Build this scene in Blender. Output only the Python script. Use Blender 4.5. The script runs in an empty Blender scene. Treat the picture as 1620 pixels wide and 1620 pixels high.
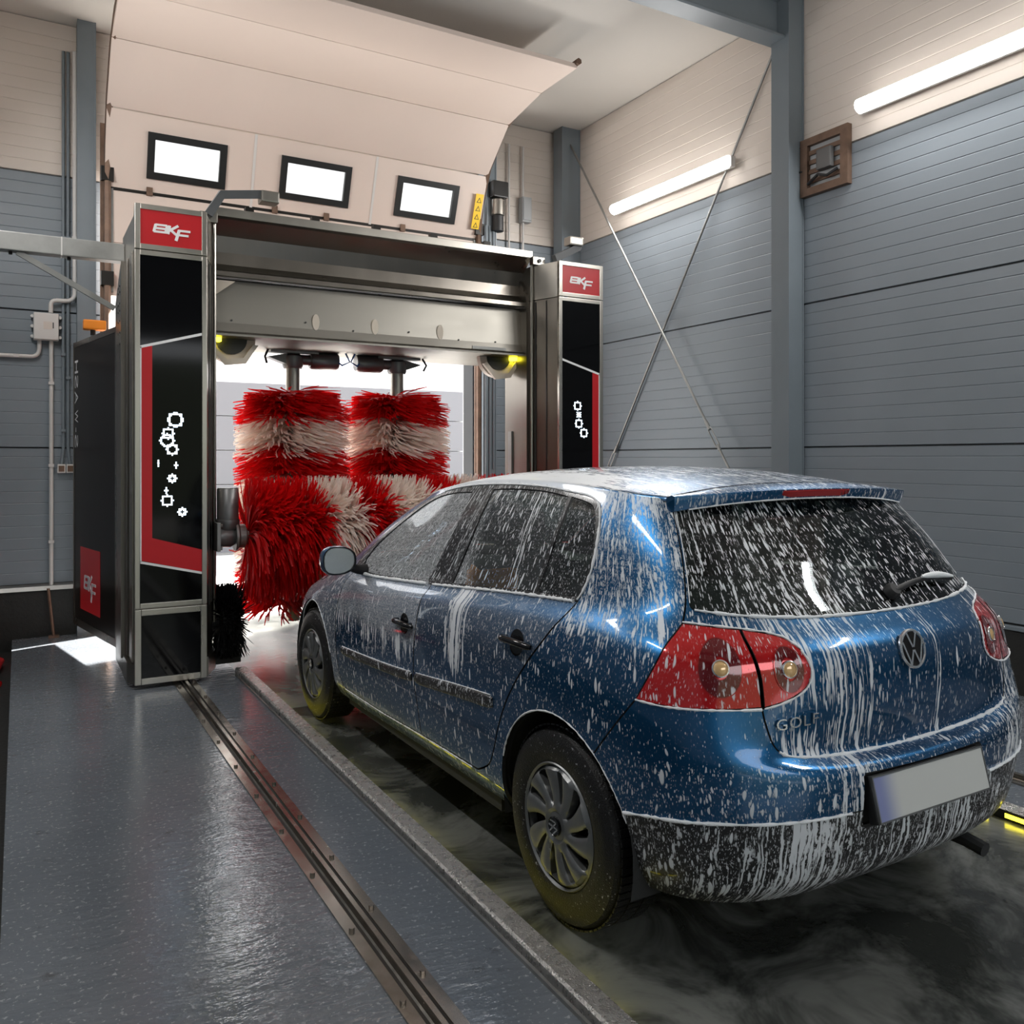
import bpy, bmesh, math, random
import numpy as np
from mathutils import Vector, Matrix
from mathutils.geometry import delaunay_2d_cdt, tessellate_polygon

# ---------------------------------------------------------------- camera, world, sun, exposure
scene = bpy.context.scene
COL = scene.collection
CAM_H = 1.50; CAM_YAW = 29.8; FOCAL_PX = 1362.0; HORIZON_PX = 727.0
cam_data = bpy.data.cameras.new('camera'); cam = bpy.data.objects.new('camera', cam_data); COL.objects.link(cam)
cam.location = (0, 0, CAM_H); cam.rotation_euler = (math.radians(90), 0, math.radians(-CAM_YAW))
cam_data.sensor_fit = 'HORIZONTAL'; cam_data.sensor_width = 36.0; cam_data.lens = FOCAL_PX/1620*36.0
cam_data.shift_y = -(810-HORIZON_PX)/1620.0      # rising-front view: verticals stay upright
cam_data.clip_start = 0.05; cam_data.clip_end = 200
scene.camera = cam

world = bpy.data.worlds.new('sky'); scene.world = world; world.use_nodes = True
bg = world.node_tree.nodes['Background']; bg.inputs['Color'].default_value = (0.93, 0.96, 1.0, 1); bg.inputs['Strength'].default_value = 3.6
sun_data = bpy.data.lights.new('sun', 'SUN'); sun_data.energy = 55.0; sun_data.angle = math.radians(3); sun_data.color = (1, .94, .86)
sun = bpy.data.objects.new('sun', sun_data); COL.objects.link(sun)
SUN_EL, SUN_AZ = math.radians(35), math.radians(67)             # sun stands over the yard beyond the exit and reaches in under the raised door
sun.rotation_euler = Vector((math.sin(SUN_AZ)*math.cos(SUN_EL), math.cos(SUN_AZ)*math.cos(SUN_EL), math.sin(SUN_EL))).to_track_quat('Z', 'Y').to_euler()
scene.view_settings.view_transform = 'Standard'; scene.view_settings.look = 'None'
scene.view_settings.gamma = 1.0; scene.view_settings.use_curve_mapping = False
scene.view_settings.exposure = 0.12

# ---------------------------------------------------------------- helpers: tags
def tag(o, label=None, cat=None, group=None, kind=None):
    if label: o['label'] = label
    if cat: o['category'] = cat
    if group: o['group'] = group
    if kind: o['kind'] = kind
    return o
def empty(name, loc=(0, 0, 0), rz=0, label=None, cat=None, group=None):
    o = bpy.data.objects.new(name, None); COL.objects.link(o); o.location = loc; o.rotation_euler = (0, 0, rz)
    o.empty_display_size = 0.1
    return tag(o, label, cat, group)
def copy_tree(o, parent=None):
    c = o.copy(); COL.objects.link(c); c.parent = parent
    for ch in list(o.children): copy_tree(ch, c)
    return c

# ---------------------------------------------------------------- helpers: materials
class NT:
    def __init__(self, tree): self.t = tree; self.n = tree.nodes; self.l = tree.links
    def add(self, typ, ins=None, **props):
        nd = self.n.new(typ)
        for k, v in props.items(): setattr(nd, k, v)
        for k, v in (ins or {}).items():
            s = nd.inputs[k]
            if isinstance(v, bpy.types.NodeSocket): self.l.new(v, s)
            else: s.default_value = v
        return nd
    def math(self, op, a, b=None, c=None, clamp=False):
        nd = self.n.new('ShaderNodeMath'); nd.operation = op; nd.use_clamp = clamp
        for i, v in enumerate((a, b, c)):
            if v is None: continue
            if isinstance(v, bpy.types.NodeSocket): self.l.new(v, nd.inputs[i])
            else: nd.inputs[i].default_value = v
        return nd.outputs[0]
    def step(self, x, lo, hi):
        nd = self.add('ShaderNodeMapRange', interpolation_type='SMOOTHSTEP')
        for k, v in ((0, x), (1, lo), (2, hi)):
            if isinstance(v, bpy.types.NodeSocket): self.l.new(v, nd.inputs[k])
            else: nd.inputs[k].default_value = v
        return nd.outputs[0]
    def mix(self, fac, a, b):
        nd = self.n.new('ShaderNodeMix'); nd.data_type = 'RGBA'
        for s, v in ((nd.inputs[0], fac), (nd.inputs[6], a), (nd.inputs[7], b)):
            if isinstance(v, bpy.types.NodeSocket): self.l.new(v, s)
            else: s.default_value = v if not isinstance(v, tuple) or len(v) == 4 else v+(1,)
        return nd.outputs[2]
    def noise(self, vec, scale, detail=2, rough=.5, dist=0, dim='3D'):
        nd = self.add('ShaderNodeTexNoise', noise_dimensions=dim)
        if vec is not None: self.l.new(vec, nd.inputs['Vector'])
        nd.inputs['Scale'].default_value = scale; nd.inputs['Detail'].default_value = detail
        nd.inputs['Roughness'].default_value = rough; nd.inputs['Distortion'].default_value = dist
        return nd.outputs['Fac']
    def mapping(self, vec, scale=(1, 1, 1), loc=(0, 0, 0), rot=(0, 0, 0)):
        nd = self.add('ShaderNodeMapping'); self.l.new(vec, nd.inputs['Vector'])
        nd.inputs['Scale'].default_value = scale; nd.inputs['Location'].default_value = loc; nd.inputs['Rotation'].default_value = rot
        return nd.outputs[0]
    def bump(self, h, strength, dist=.01):
        return self.add('ShaderNodeBump', {'Height': h, 'Strength': strength, 'Distance': dist}).outputs[0]
M = {}
def mat(name, color=(.5, .5, .5), rough=.5, metal=0.0, coat=0.0, emit=None, estr=0.0, spec=None, noise=None, bump=None, fn=None):
    m = bpy.data.materials.new(name); m.use_nodes = True; nt = NT(m.node_tree); p = m.node_tree.nodes['Principled BSDF']
    p.inputs['Base Color'].default_value = tuple(color)+(1,); p.inputs['Roughness'].default_value = rough
    p.inputs['Metallic'].default_value = metal; p.inputs['Coat Weight'].default_value = coat; p.inputs['Coat Roughness'].default_value = .05
    if spec is not None: p.inputs['Specular IOR Level'].default_value = spec
    if emit: p.inputs['Emission Color'].default_value = tuple(emit)+(1,); p.inputs['Emission Strength'].default_value = estr
    if noise or bump or fn:
        tc = nt.add('ShaderNodeTexCoord').outputs['Object']
    if noise:       # (scale, amount[, stretch])
        v = nt.mapping(tc, noise[2]) if len(noise) > 2 else tc
        f = nt.noise(v, noise[0], 4, .6)
        dk = tuple(c*(1-noise[1]) for c in color); lt = tuple(min(1, c*(1+noise[1])) for c in color)
        nt.l.new(nt.mix(f, dk, lt), p.inputs['Base Color'])
        r = nt.math('MULTIPLY_ADD', f, .25, max(.02, rough-.12)); nt.l.new(r, p.inputs['Roughness'])
    if bump:        # (scale, strength)
        f = nt.noise(tc, bump[0], 3, .6); nt.l.new(nt.bump(f, bump[1]), p.inputs['Normal'])
    if fn: fn(nt, p, tc)
    M[name] = m
    return m

# ---------------------------------------------------------------- helpers: meshes
def mesh_obj(name, verts, faces, material, parent=None, smooth=False, mats=None, fmat=None):
    me = bpy.data.meshes.new(name); me.from_pydata([tuple(map(float, v)) for v in verts], [], [tuple(int(i) for i in f) for f in faces]); me.update()
    for mm in (mats or [material]): me.materials.append(M[mm] if isinstance(mm, str) else mm)
    if fmat is not None: me.polygons.foreach_set('material_index', np.array(fmat, dtype=np.int32))
    if smooth: me.polygons.foreach_set('use_smooth', np.ones(len(me.polygons), dtype=bool))
    o = bpy.data.objects.new(name, me); COL.objects.link(o); o.parent = parent
    return o
def smooth_by_angle(o, deg=35):
    me = o.data; bm = bmesh.new(); bm.from_mesh(me); a = math.radians(deg)
    for f in bm.faces: f.smooth = True
    for e in bm.edges:
        if len(e.link_faces) == 2 and e.calc_face_angle(0) > a: e.smooth = False
    bm.to_mesh(me); bm.free()
class MB:
    """collects shapes; build() links them as ONE mesh object"""
    def __init__(self): self.v = []; self.f = []; self.m = Matrix.Identity(4)
    def raw(self, vs, fs):
        k = len(self.v); self.v += [tuple(self.m @ Vector(p)) for p in vs]; self.f += [tuple(i+k for i in f) for f in fs]; return self
    def box(self, a, b, bev=0.0):
        x0, y0, z0 = (min(a[i], b[i]) for i in range(3)); x1, y1, z1 = (max(a[i], b[i]) for i in range(3))
        if bev <= 0:
            return self.raw([(x0, y0, z0), (x1, y0, z0), (x1, y1, z0), (x0, y1, z0), (x0, y0, z1), (x1, y0, z1), (x1, y1, z1), (x0, y1, z1)],
                     [(0, 3, 2, 1), (4, 5, 6, 7), (0, 1, 5, 4), (1, 2, 6, 5), (2, 3, 7, 6), (3, 0, 4, 7)])
        bev = min(bev, (x1-x0)/2.01, (y1-y0)/2.01, (z1-z0)/2.01); bm = bmesh.new(); bmesh.ops.create_cube(bm, size=1)
        for v in bm.verts: v.co = Vector(((x0+x1)/2+v.co.x*(x1-x0), (y0+y1)/2+v.co.y*(y1-y0), (z0+z1)/2+v.co.z*(z1-z0)))
        bmesh.ops.bevel(bm, geom=list(bm.edges), offset=bev, segments=2, profile=.7, affect='EDGES')
        self.raw([v.co[:] for v in bm.verts], [[v.index for v in f.verts] for f in bm.faces]); bm.free(); return self
    def prism(self, poly, lo, hi, axis='z'):
        """closed 2-D polygon extruded along an axis (x: (y,z), y: (x,z), z: (x,y))"""
        mp = {'x': lambda p, h: (h, p[0], p[1]), 'y': lambda p, h: (p[0], h, p[1]), 'z': lambda p, h: (p[0], p[1], h)}[axis]
        n = len(poly); vs = [mp(p, lo) for p in poly]+[mp(p, hi) for p in poly]
        fs = [tuple(range(n))[::-1], tuple(range(n, 2*n))]+[(i, (i+1) % n, n+(i+1) % n, n+i) for i in range(n)]
        ar = sum(poly[i][0]*poly[(i+1) % n][1]-poly[(i+1) % n][0]*poly[i][1] for i in range(n))
        if (ar < 0) != (axis == 'y'): fs = [f[::-1] for f in fs]
        if axis == 'y': pass
        return self.raw(vs, fs)
    def cyl(self, a, b, r, n=20, r2=None, cap=True):
        a, b = Vector(a), Vector(b); r2 = r if r2 is None else r2; d = (b-a).normalized()
        u = d.orthogonal().normalized(); w = d.cross(u); vs = []
        for c, rr in ((a, r), (b, r2)):
            for i in range(n):
                t = 2*math.pi*i/n; vs.append(tuple(c+(u*math.cos(t)+w*math.sin(t))*rr))
        fs = [(i, (i+1) % n, n+(i+1) % n, n+i) for i in range(n)]
        if cap: fs += [tuple(range(n))[::-1], tuple(range(n, 2*n))]
        return self.raw(vs, fs)
    def tube(self, pts, r, n=10, cap=True):
        pts = [Vector(p) for p in pts]; rs = r if hasattr(r, '__len__') else [r]*len(pts); vs = []; u = None
        for i, p in enumerate(pts):
            d = (pts[min(i+1, len(pts)-1)]-pts[max(i-1, 0)]).normalized()
            u = d.orthogonal().normalized() if u is None else (u-d*u.dot(d)).normalized()
            w = d.cross(u)
            for k in range(n):
                t = 2*math.pi*k/n; vs.append(tuple(p+(u*math.cos(t)+w*math.sin(t))*rs[i]))
        fs = [(i*n+k, i*n+(k+1) % n, (i+1)*n+(k+1) % n, (i+1)*n+k) for i in range(len(pts)-1) for k in range(n)]
        if cap: fs += [tuple(range(n))[::-1], tuple(range((len(pts)-1)*n, len(pts)*n))]
        return self.raw(vs, fs)
    def lathe(self, prof, origin=(0, 0, 0), axis='z', n=32, cap=True):
        """profile of (radius, along) turned round an axis"""
        vs = []; o = Vector(origin)
        for r, h in prof:
            for k in range(n):
                t = 2*math.pi*k/n; c, s_ = r*math.cos(t), r*math.sin(t)
                vs.append(tuple(o+Vector({'z': (c, s_, h), 'x': (h, c, s_), 'y': (s_, h, c)}[axis])))
        m = len(prof)
        fs = [(i*n+k, i*n+(k+1) % n, (i+1)*n+(k+1) % n, (i+1)*n+k) for i in range(m-1) for k in range(n)]
        if cap and prof[0][0] > 1e-6: fs.append(tuple(range(n))[::-1])
        if cap and prof[-1][0] > 1e-6: fs.append(tuple(range((m-1)*n, m*n)))
        return self.raw(vs, fs)
    def build(self, name, material, parent=None, smooth=None):
        o = mesh_obj(name, self.v, self.f, material, parent)
        if smooth: smooth_by_angle(o, smooth)
        return o
def catmull(P, n=8, closed=False):
    P = [np.array(p, float) for p in P]; m = len(P); out = []
    for i in range(m if closed else m-1):
        if closed: p0, p1, p2, p3 = P[(i-1) % m], P[i], P[(i+1) % m], P[(i+2) % m]
        else: p0, p1, p2, p3 = P[max(i-1, 0)], P[i], P[i+1], P[min(i+2, m-1)]
        for k in range(n):
            t = k/n; out.append(.5*((2*p1)+(p2-p0)*t+(2*p0-5*p1+4*p2-p3)*t*t+(3*p1-p0-3*p2+p3)*t**3))
    if not closed: out.append(P[-1])
    return out
def text_mesh(body, size):
    """2-D outline mesh of a line of lettering (verts, faces), origin at its left foot"""
    cu = bpy.data.curves.new('lettering', 'FONT'); cu.body = body; cu.size = size; cu.resolution_u = 3
    ob = bpy.data.objects.new('lettering', cu); COL.objects.link(ob)
    dg = bpy.context.evaluated_depsgraph_get(); me = bpy.data.meshes.new_from_object(ob.evaluated_get(dg))
    vs = [tuple(v.co) for v in me.vertices]; fs = [tuple(p.vertices) for p in me.polygons]
    bpy.data.objects.remove(ob); bpy.data.curves.remove(cu); bpy.data.meshes.remove(me)
    return vs, fs
# ---------------------------------------------------------------- the wash hall
WALL_R, WALL_L, WALL_F, WALL_B, CEIL = 5.55, -.50, 8.35, -3.2, 5.25
mat('panel_grey', (.205, .235, .265), .42, noise=(1.3, .10), spec=.4)
mat('panel_cream', (.62, .555, .50), .5, noise=(1.0, .06))
mat('door_cream', (.66, .555, .495), .45, noise=(1.0, .05))
mat('joint_dark', (.03, .033, .036), .7)
mat('concrete_dark', (.016, .016, .015), .75, noise=(14, .7), bump=(40, .4))
mat('steel_post', (.17, .20, .225), .45, noise=(2, .15))
mat('galvanised', (.30, .30, .29), .40, .8, noise=(7, .3))
mat('stainless', (.235, .215, .19), .30, 1.0, noise=(5, .14, (1, 1, .12)))
mat('stainless_light', (.37, .35, .315), .32, 1.0, noise=(4, .10, (1, 1, .15)))
mat('rusty_guide', (.16, .10, .07), .55, .4, noise=(9, .7))
mat('white_plastic', (.62, .60, .58), .4)
mat('grey_plastic', (.36, .37, .38), .45)
mat('cable_black', (.012, .012, .013), .5)
mat('ceiling_panel', (.60, .57, .53), .6)
mat('warning_yellow', (.85, .55, .02), .5)
mat('orange_plastic', (.85, .25, .01), .5, emit=(1, .3, .02), estr=.0)
mat('red_plastic', (.55, .01, .012), .4)
mat('tube_glow', (.9, .9, .9), .3, emit=(1, .98, .95), estr=14.0)
mat('led_yellow', (.9, .8, .05), .3, emit=(1, .86, .03), estr=6.0)
mat('frame_metal', (.52, .49, .44), .30, 1.0, noise=(4, .08, (1, 1, .15)))
mat('motor_casing', (.10, .10, .10), .5)
mat('window_pane', (.55, .5, .46), .12, .0, spec=.8)
mat('black_frame', (.008, .008, .008), .4)
def wet_floor(nt, p, tc):
    n1 = nt.noise(tc, 1.6, 4, .6); n2 = nt.noise(nt.mapping(tc, (9, 26, 1), (0, 0, 0), (0, 0, .5)), 1.0, 3, .6); n3 = nt.noise(tc, 55, 3, .6); n4 = nt.noise(tc, 5.5, 5, .65)
    c = nt.mix(n1, (.105, .12, .14), (.16, .178, .20)); c = nt.mix(nt.step(n4, .60, .75), c, (.06, .062, .066)); c = nt.mix(nt.math('MULTIPLY', nt.step(n3, .58, .68), .6), c, (.42, .43, .45))
    nt.l.new(c, p.inputs['Base Color'])
    nt.l.new(nt.math('MULTIPLY_ADD', nt.step(n4, .35, .70), .20, .05), p.inputs['Roughness'])
    h = nt.math('ADD', nt.math('MULTIPLY', n2, .7), nt.math('MULTIPLY', n3, .18))
    nt.l.new(nt.bump(h, .42, .012), p.inputs['Normal'])
mat('wet_floor', (.1, .11, .12), .2, spec=.95, fn=wet_floor)
def bay_floor(nt, p, tc):
    n1 = nt.noise(tc, 2.3, 5, .65, .8); n2 = nt.noise(tc, 30, 3, .6)
    c = nt.mix(nt.step(n1, .40, .62), (.035, .038, .035), (.15, .155, .145)); nt.l.new(c, p.inputs['Base Color'])
    nt.l.new(nt.math('MULTIPLY_ADD', n1, .30, .04), p.inputs['Roughness']); nt.l.new(nt.bump(nt.math('ADD', n1, nt.math('MULTIPLY', n2, .15)), .35, .012), p.inputs['Normal'])
mat('bay_floor', (.1, .1, .1), .2, fn=bay_floor)
mat('kerb_metal', (.50, .485, .465), .28, .8, noise=(40, .35), bump=(160, .5))
mat('rail_steel', (.42, .375, .325), .22, .95, noise=(16, .35))
mat('rail_dark', (.02, .018, .016), .4, .5)
mat('outside_ground', (.62, .61, .60), .8)
mat('outside_white', (.90, .89, .87), .7)
mat('outside_gate', (.14, .14, .15), .6)
mat('asphalt', (.045, .045, .047), .85)
mat('added_dark_hedge', (.02, .028, .016), .9, noise=(3, .6), bump=(9, 1.0))

def S(o): o['kind'] = 'structure'; return o
# floor: tiled in strips either side of the rails and the car bay
def slab(name, x0, x1, y0, y1, z1, m, z0=-.25): return S(MB().box((x0, y0, z0), (x1, y1, z1)).build(name, m))
floor = slab('floor', -.05, 1.335, WALL_B-4, WALL_F+.1, 0, 'wet_floor')
slab('floor_bay', 1.335, 3.70, WALL_B-4, WALL_F+.1, -.012, 'bay_floor')
slab('floor_side', 3.70, WALL_R, WALL_B-4, WALL_F+.1, 0, 'wet_floor')
slab('floor_trench', WALL_L, -.05, WALL_B-4, WALL_F+.1, -.10, 'concrete_dark')
# running rails of the gantry
def rail(xc, label):
    r = empty('gantry_rail', (xc, 3.4, 0), 0, label, 'rail', 'gantry rails in the floor'); y0, y1 = -6.5, 4.9
    MB().box((-.070, y0, 0), (-.030, y1, .007)).build('mounting_bar', 'rail_steel', r)
    MB().box((.034, y0, 0), (.072, y1, .007)).build('mounting_bar', 'rail_steel', r)
    MB().box((-.030, y0, 0), (.034, y1, .002)).build('rail_bed', 'rail_dark', r)
    MB().prism([(-.016, .002), (.022, .002), (.016, .006), (.010, .026), (-.006, .026), (-.010, .006)], y0, y1, 'y').build('rail_head', 'rail_steel', r)
    b0 = MB().cyl((0, 0, .006), (0, 0, .017), .009, 6).build('anchor_bolt', 'rail_steel', r); k = 0
    for yy in np.arange(-3.3, 4.8, .42):
        for xx in (-.050, .053):
            o = b0 if k == 0 else b0.copy()
            if k: COL.objects.link(o); o.parent = r
            o.location = (xx, yy+(.1 if xx > 0 else 0), 0); k += 1
    return r
rail(.965, 'steel gantry rail in the floor running under the tower with the cabinet door'); rail(4.065, 'steel gantry rail in the floor between the car and the ribbed side wall')
# raised wheel guides with yellow marker lights on their inner face
def guide(xo, sgn, label):
    g = empty('wheel_guide', (xo, 0, 0), 0, label, 'kerb', 'wheel guides beside the car bay')
    MB().prism([(-.035*sgn, -.012), (.045*sgn, -.012), (.045*sgn, .030), (.037*sgn, .038), (-.027*sgn, .038), (-.035*sgn, .030)], -6, 6.22, 'y').build('guide_bar', 'kerb_metal', g)
    MB().box((-.044*sgn, -6, 0), (-.054*sgn, 6.15, .012)).build('edge_strip', 'galvanised', g)
    MB().box((.0455*sgn, -6, -.010), (.0475*sgn, 6.1, .028)).build('light_channel', 'black_frame', g)
    l0 = MB().box((.0476*sgn, -.045, .000), (.0500*sgn, .045, .018), .001).build('marker_light', 'led_yellow', g)
    for k, yy in enumerate(np.arange(1.9, 6.0, .16)):
        o = l0 if k == 0 else l0.copy()
        if k: COL.objects.link(o); o.parent = g
        o.location = (0, yy, 0)
guide(1.355, 1, 'raised metal wheel guide on the driver side of the blue car'); guide(3.635, -1, 'raised metal wheel guide with yellow lights beyond the car bumper')

# ribbed sandwich panels
def wall_panel(parent, along, const, lo, hi, z0, z1, nrm, m):
    """one panel: horizontal grooves every 98 mm, recessed joint above and below"""
    prof = [(-.020, z0), (0, z0+.004)]; z = z0+.098
    while z < z1-.05:
        prof += [(0, z-.005), (-.0035, z), (0, z+.005)]; z += .098
    prof += [(0, z1-.004), (-.020, z1)]
    vs = []
    for t in (lo, hi):
        for d, z in prof: vs.append((const+nrm*d, t, z) if along == 'y' else (t, const+nrm*d, z))
    n = len(prof); fs = [(i, i+1, n+i+1, n+i) for i in range(n-1)]
    if (along == 'y') == (nrm < 0): fs = [f[::-1] for f in fs]
    if along == 'x': fs = [f[::-1] for f in fs]
    return mesh_obj('wall_panel', vs, fs, m, parent)
LEV = [.44, 1.60, 2.765, 3.935, CEIL]
wr = S(MB().box((WALL_R+.02, WALL_B, 0), (WALL_R+.25, WALL_F+.3, CEIL)).build('wall_right', 'joint_dark'))
for y0, y1 in ((-3.2, .1), (.1, 5.03), (5.03, WALL_F)):
    for k in range(4): wall_panel(wr, 'y', WALL_R, y0+.004, y1-.004, LEV[k]+.004, LEV[k+1]-.004, -1, 'panel_cream' if k == 3 else 'panel_grey')
MB().box((WALL_R-.03, WALL_B, 0), (WALL_R+.02, WALL_F, LEV[0]-.03)).build('plinth', 'concrete_dark', wr)
MB().box((WALL_R-.05, WALL_B, LEV[0]-.03), (WALL_R+.02, WALL_F, LEV[0]-.008)).build('drip_flashing', 'steel_post', wr)
wl = S(MB().box((WALL_L-.25, WALL_B, -.1), (WALL_L-.02, WALL_F+.3, CEIL)).build('wall_left', 'joint_dark'))
for y0, y1 in ((-3.2, 2.6), (2.6, WALL_F)):
    for k in range(4): wall_panel(wl, 'y', WALL_L, y0+.004, y1-.004, LEV[k]+.004, LEV[k+1]-.004, 1, 'panel_cream' if k == 3 else 'panel_grey')
MB().box((WALL_L-.02, WALL_B, -.1), (WALL_L+.03, WALL_F, LEV[0])).build('plinth', 'concrete_dark', wl)
DX0, DX1, DTOP = .66, 4.30, 4.55
wf = S(MB().box((WALL_L-.25, WALL_F+.02, -.1), (DX0, WALL_F+.25, CEIL)).box((DX1, WALL_F+.02, -.1), (WALL_R+.25, WALL_F+.25, CEIL)).box((DX0, WALL_F+.02, DTOP), (DX1, WALL_F+.25, CEIL)).build('wall_far', 'joint_dark'))
for x0, x1 in ((WALL_L, DX0), (DX1, WALL_R)):
    for k in range(4): wall_panel(wf, 'x', WALL_F, x0, x1, LEV[k]+.004, LEV[k+1]-.004, -1, 'panel_cream' if k == 3 else 'panel_grey')
wall_panel(wf, 'x', WALL_F, DX0, DX1, DTOP, CEIL, -1, 'panel_cream')
MB().box((WALL_L, WALL_F-.06, -.1), (DX0-.02, WALL_F+.02, LEV[0]-.035)).build('plinth', 'concrete_dark', wf)
MB().box((DX1, WALL_F-.06, -.1), (WALL_R, WALL_F+.02, LEV[0]-.035)).build('plinth', 'concrete_dark', wf)
MB().prism([(WALL_F-.075, LEV[0]-.045), (WALL_F+.01, LEV[0]-.045), (WALL_F+.01, LEV[0]+.005), (WALL_F-.055, LEV[0]-.012)], WALL_L, DX0-.10, 'x').build('drip_flashing', 'galvanised', wf)
wb = S(MB().box((WALL_L-.25, WALL_B-.25, -.1), (.40, WALL_B, CEIL)).box((4.60, WALL_B-.25, -.1), (WALL_R+.25, WALL_B, CEIL)).box((.40, WALL_B-.25, 3.5), (4.60, WALL_B, CEIL)).build('wall_back', 'panel_grey'))
S(MB().box((WALL_L-.25, WALL_B-.25, CEIL), (WALL_R+.25, WALL_F+.3, CEIL+.2)).build('ceiling', 'ceiling_panel'))
for k, yy in enumerate((-.8, 2.6, 5.03)):
    b = MB(); b.box((WALL_L, yy-.09, CEIL-.34), (WALL_R, yy+.09, CEIL-.32)); b.box((WALL_L, yy-.09, CEIL-.02), (WALL_R, yy+.09, CEIL)); b.box((WALL_L, yy-.008, CEIL-.33), (WALL_R, yy+.008, CEIL-.01))
    S(b.build('trim_%d' % (k+1), 'steel_post'))
# steel columns against the walls
def column(x0, x1, y0, y1, label):
    c = empty('steel_column', ((x0+x1)/2, (y0+y1)/2, 0), 0, label, 'column'); hx, hy = (x1-x0)/2, (y1-y0)/2
    MB().box((-hx, -hy, 0), (-hx+.014, hy, CEIL)).build('flange', 'steel_post', c); MB().box((hx-.014, -hy, 0), (hx, hy, CEIL)).build('flange', 'steel_post', c)
    MB().box((-hx+.014, -hy+.006, 0), (hx-.014, hy-.006, CEIL)).build('web_cover', 'steel_post', c)
column(5.37, 5.545, 4.90, 5.085, 'grey steel column against the ribbed wall between the bays')
column(5.30, 5.545, 8.12, 8.30, 'grey steel column in the far corner behind the gantry')
column(.43, .575, 8.19, 8.33, 'blue-grey steel post beside the exit doorway and white conduits')
column(4.34, 4.46, 8.12, 8.33, 'grey steel post beside the exit doorway under the door motor')
# cross bracing with turnbuckles
def brace(a, b, t, label):
    a, b = Vector(a), Vector(b); d = (b-a).normalized(); g = empty('bracing_rod', tuple(b), 0, label, 'rod', 'crossed bracing rods on the side wall'); L = (b-a).length
    def P(s): return tuple((a+d*s)-b)
    MB().cyl(P(0), P(t-.10), .0115, 10).build('rod', 'galvanised', g, 40); MB().cyl(P(t+.12), P(L), .0105, 10).build('rod_end', 'galvanised', g, 40)
    n = Vector((1, 0, 0)); s_ = d.cross(n).normalized(); tb = MB()
    for k in (-1, 1):
        o = s_*(.022*k); tb.tube([Vector(P(t-.10))+o*.5, Vector(P(t-.08))+o, Vector(P(t+.10))+o, Vector(P(t+.12))+o*.5], .006, 8)
    tb.cyl(P(t-.17), P(t-.08), .017, 10); tb.cyl(P(t+.09), P(t+.15), .015, 10); tb.build('turnbuckle', 'galvanised', g, 40)
brace((5.42, 8.14, 5.074), (5.42, 5.08, .63), 4.09, 'steel bracing rod standing farther off the wall, running down to the column between the bays')
brace((5.52, 5.08, 5.12), (5.52, 8.14, .514), 4.34, 'steel bracing rod close against the wall, running down to the corner column')
# fluorescent luminaires
def luminaire(x, y0, y1, z, sgn, label):
    L = empty('tube_light', (x, (y0+y1)/2, z), 0, label, 'light', 'fluorescent wall lights'); h = (y1-y0)/2
    MB().box((.02*sgn, -h, -.045), (.075*sgn, h, .05), .01).build('housing', 'white_plastic', L)
    MB().prism([(.02*sgn+sgn*-.065*math.sin(t)*1.0, -.055*math.cos(t)) for t in np.linspace(0, math.pi, 11)], -h+.02, h-.02, 'y').build('diffuser', 'tube_glow', L, 50)
    for yy in (-h*.6, h*.6): MB().box((.06*sgn, yy-.03, .03), (.118*sgn, yy+.03, .06)).build('bracket', 'galvanised', L)
    ld = bpy.data.lights.new('tube_lamp', 'AREA'); ld.shape = 'RECTANGLE'; ld.size = .09; ld.size_y = 2*h-.06; ld.energy = TUBE_W if sgn > 0 else TUBE_W*.8; ld.color = (1, .985, .96)
    lo = bpy.data.objects.new('tube_lamp', ld); COL.objects.link(lo); lo.parent = L; lo.location = (-.060*sgn, 0, -.012)
    lo.rotation_euler = Vector((sgn*1.0, 0, .75)).to_track_quat('Z', 'Y').to_euler()
    q = Vector((sgn*1.0, 0, .75)).normalized(); yv = Vector((0, 1, 0)); xv = yv.cross(q); lo.matrix_local = Matrix(((xv.x, yv.x, q.x, -.062*sgn), (xv.y, yv.y, q.y, 0), (xv.z, yv.z, q.z, -.015), (0, 0, 0, 1)))
TUBE_W = 48.0
luminaire(5.42, 5.62, 7.35, 4.13, 1, 'long glowing tube light on the cream wall above the crossed rods')
luminaire(5.42, 2.6, 4.3, 4.13, 1, 'long glowing tube light on the wall beyond the steel column')
luminaire(5.42, -.9, .9, 4.13, 1, 'long glowing tube light on the wall near the entrance doorway')
luminaire(-.37, 5.2, 6.9, 4.13, -1, 'long glowing tube light on the opposite wall by the gantry')
luminaire(-.37, 2.0, 3.7, 4.13, -1, 'long glowing tube light on the opposite wall above the trench')
# framed fan opening high on the right wall
fb = empty('wall_vent', (5.55, 4.67, 3.62), 0, 'rusty framed vent box with cables high on the ribbed wall', 'vent')
for a, b in (((-.05, -.23, 0), (0, .23, .06)), ((-.05, -.23, .40), (0, .23, .46)), ((-.05, -.23, .06), (0, -.16, .40)), ((-.05, .16, .06), (0, .23, .40))): MB().box(a, b).build('frame_bar', 'rusty_guide', fb)
MB().box((-.012, -.16, .06), (-.004, .16, .40)).build('back_plate', 'grey_plastic', fb)
for kk in range(4): MB().box((-.030, -.16, .10+.075*kk), (-.012, .16, .135+.075*kk)).build('louvre', 'rusty_guide', fb)
MB().box((-.075, -.09, .17), (-.030, .05, .33), .012).build('fan_motor', 'motor_casing', fb)
MB().tube([(-.05, .15, .09), (-.085, .02, .13), (-.08, -.06, .10), (-.05, -.14, .14)], .012, 8).build('cable', 'cable_black', fb); MB().tube([(-.03, .16, .20), (-.06, .30, .22), (-.05, .36, .28), (-.04, .28, .40), (-.03, .14, .42)], .011, 8).build('cable', 'cable_black', fb)

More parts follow.
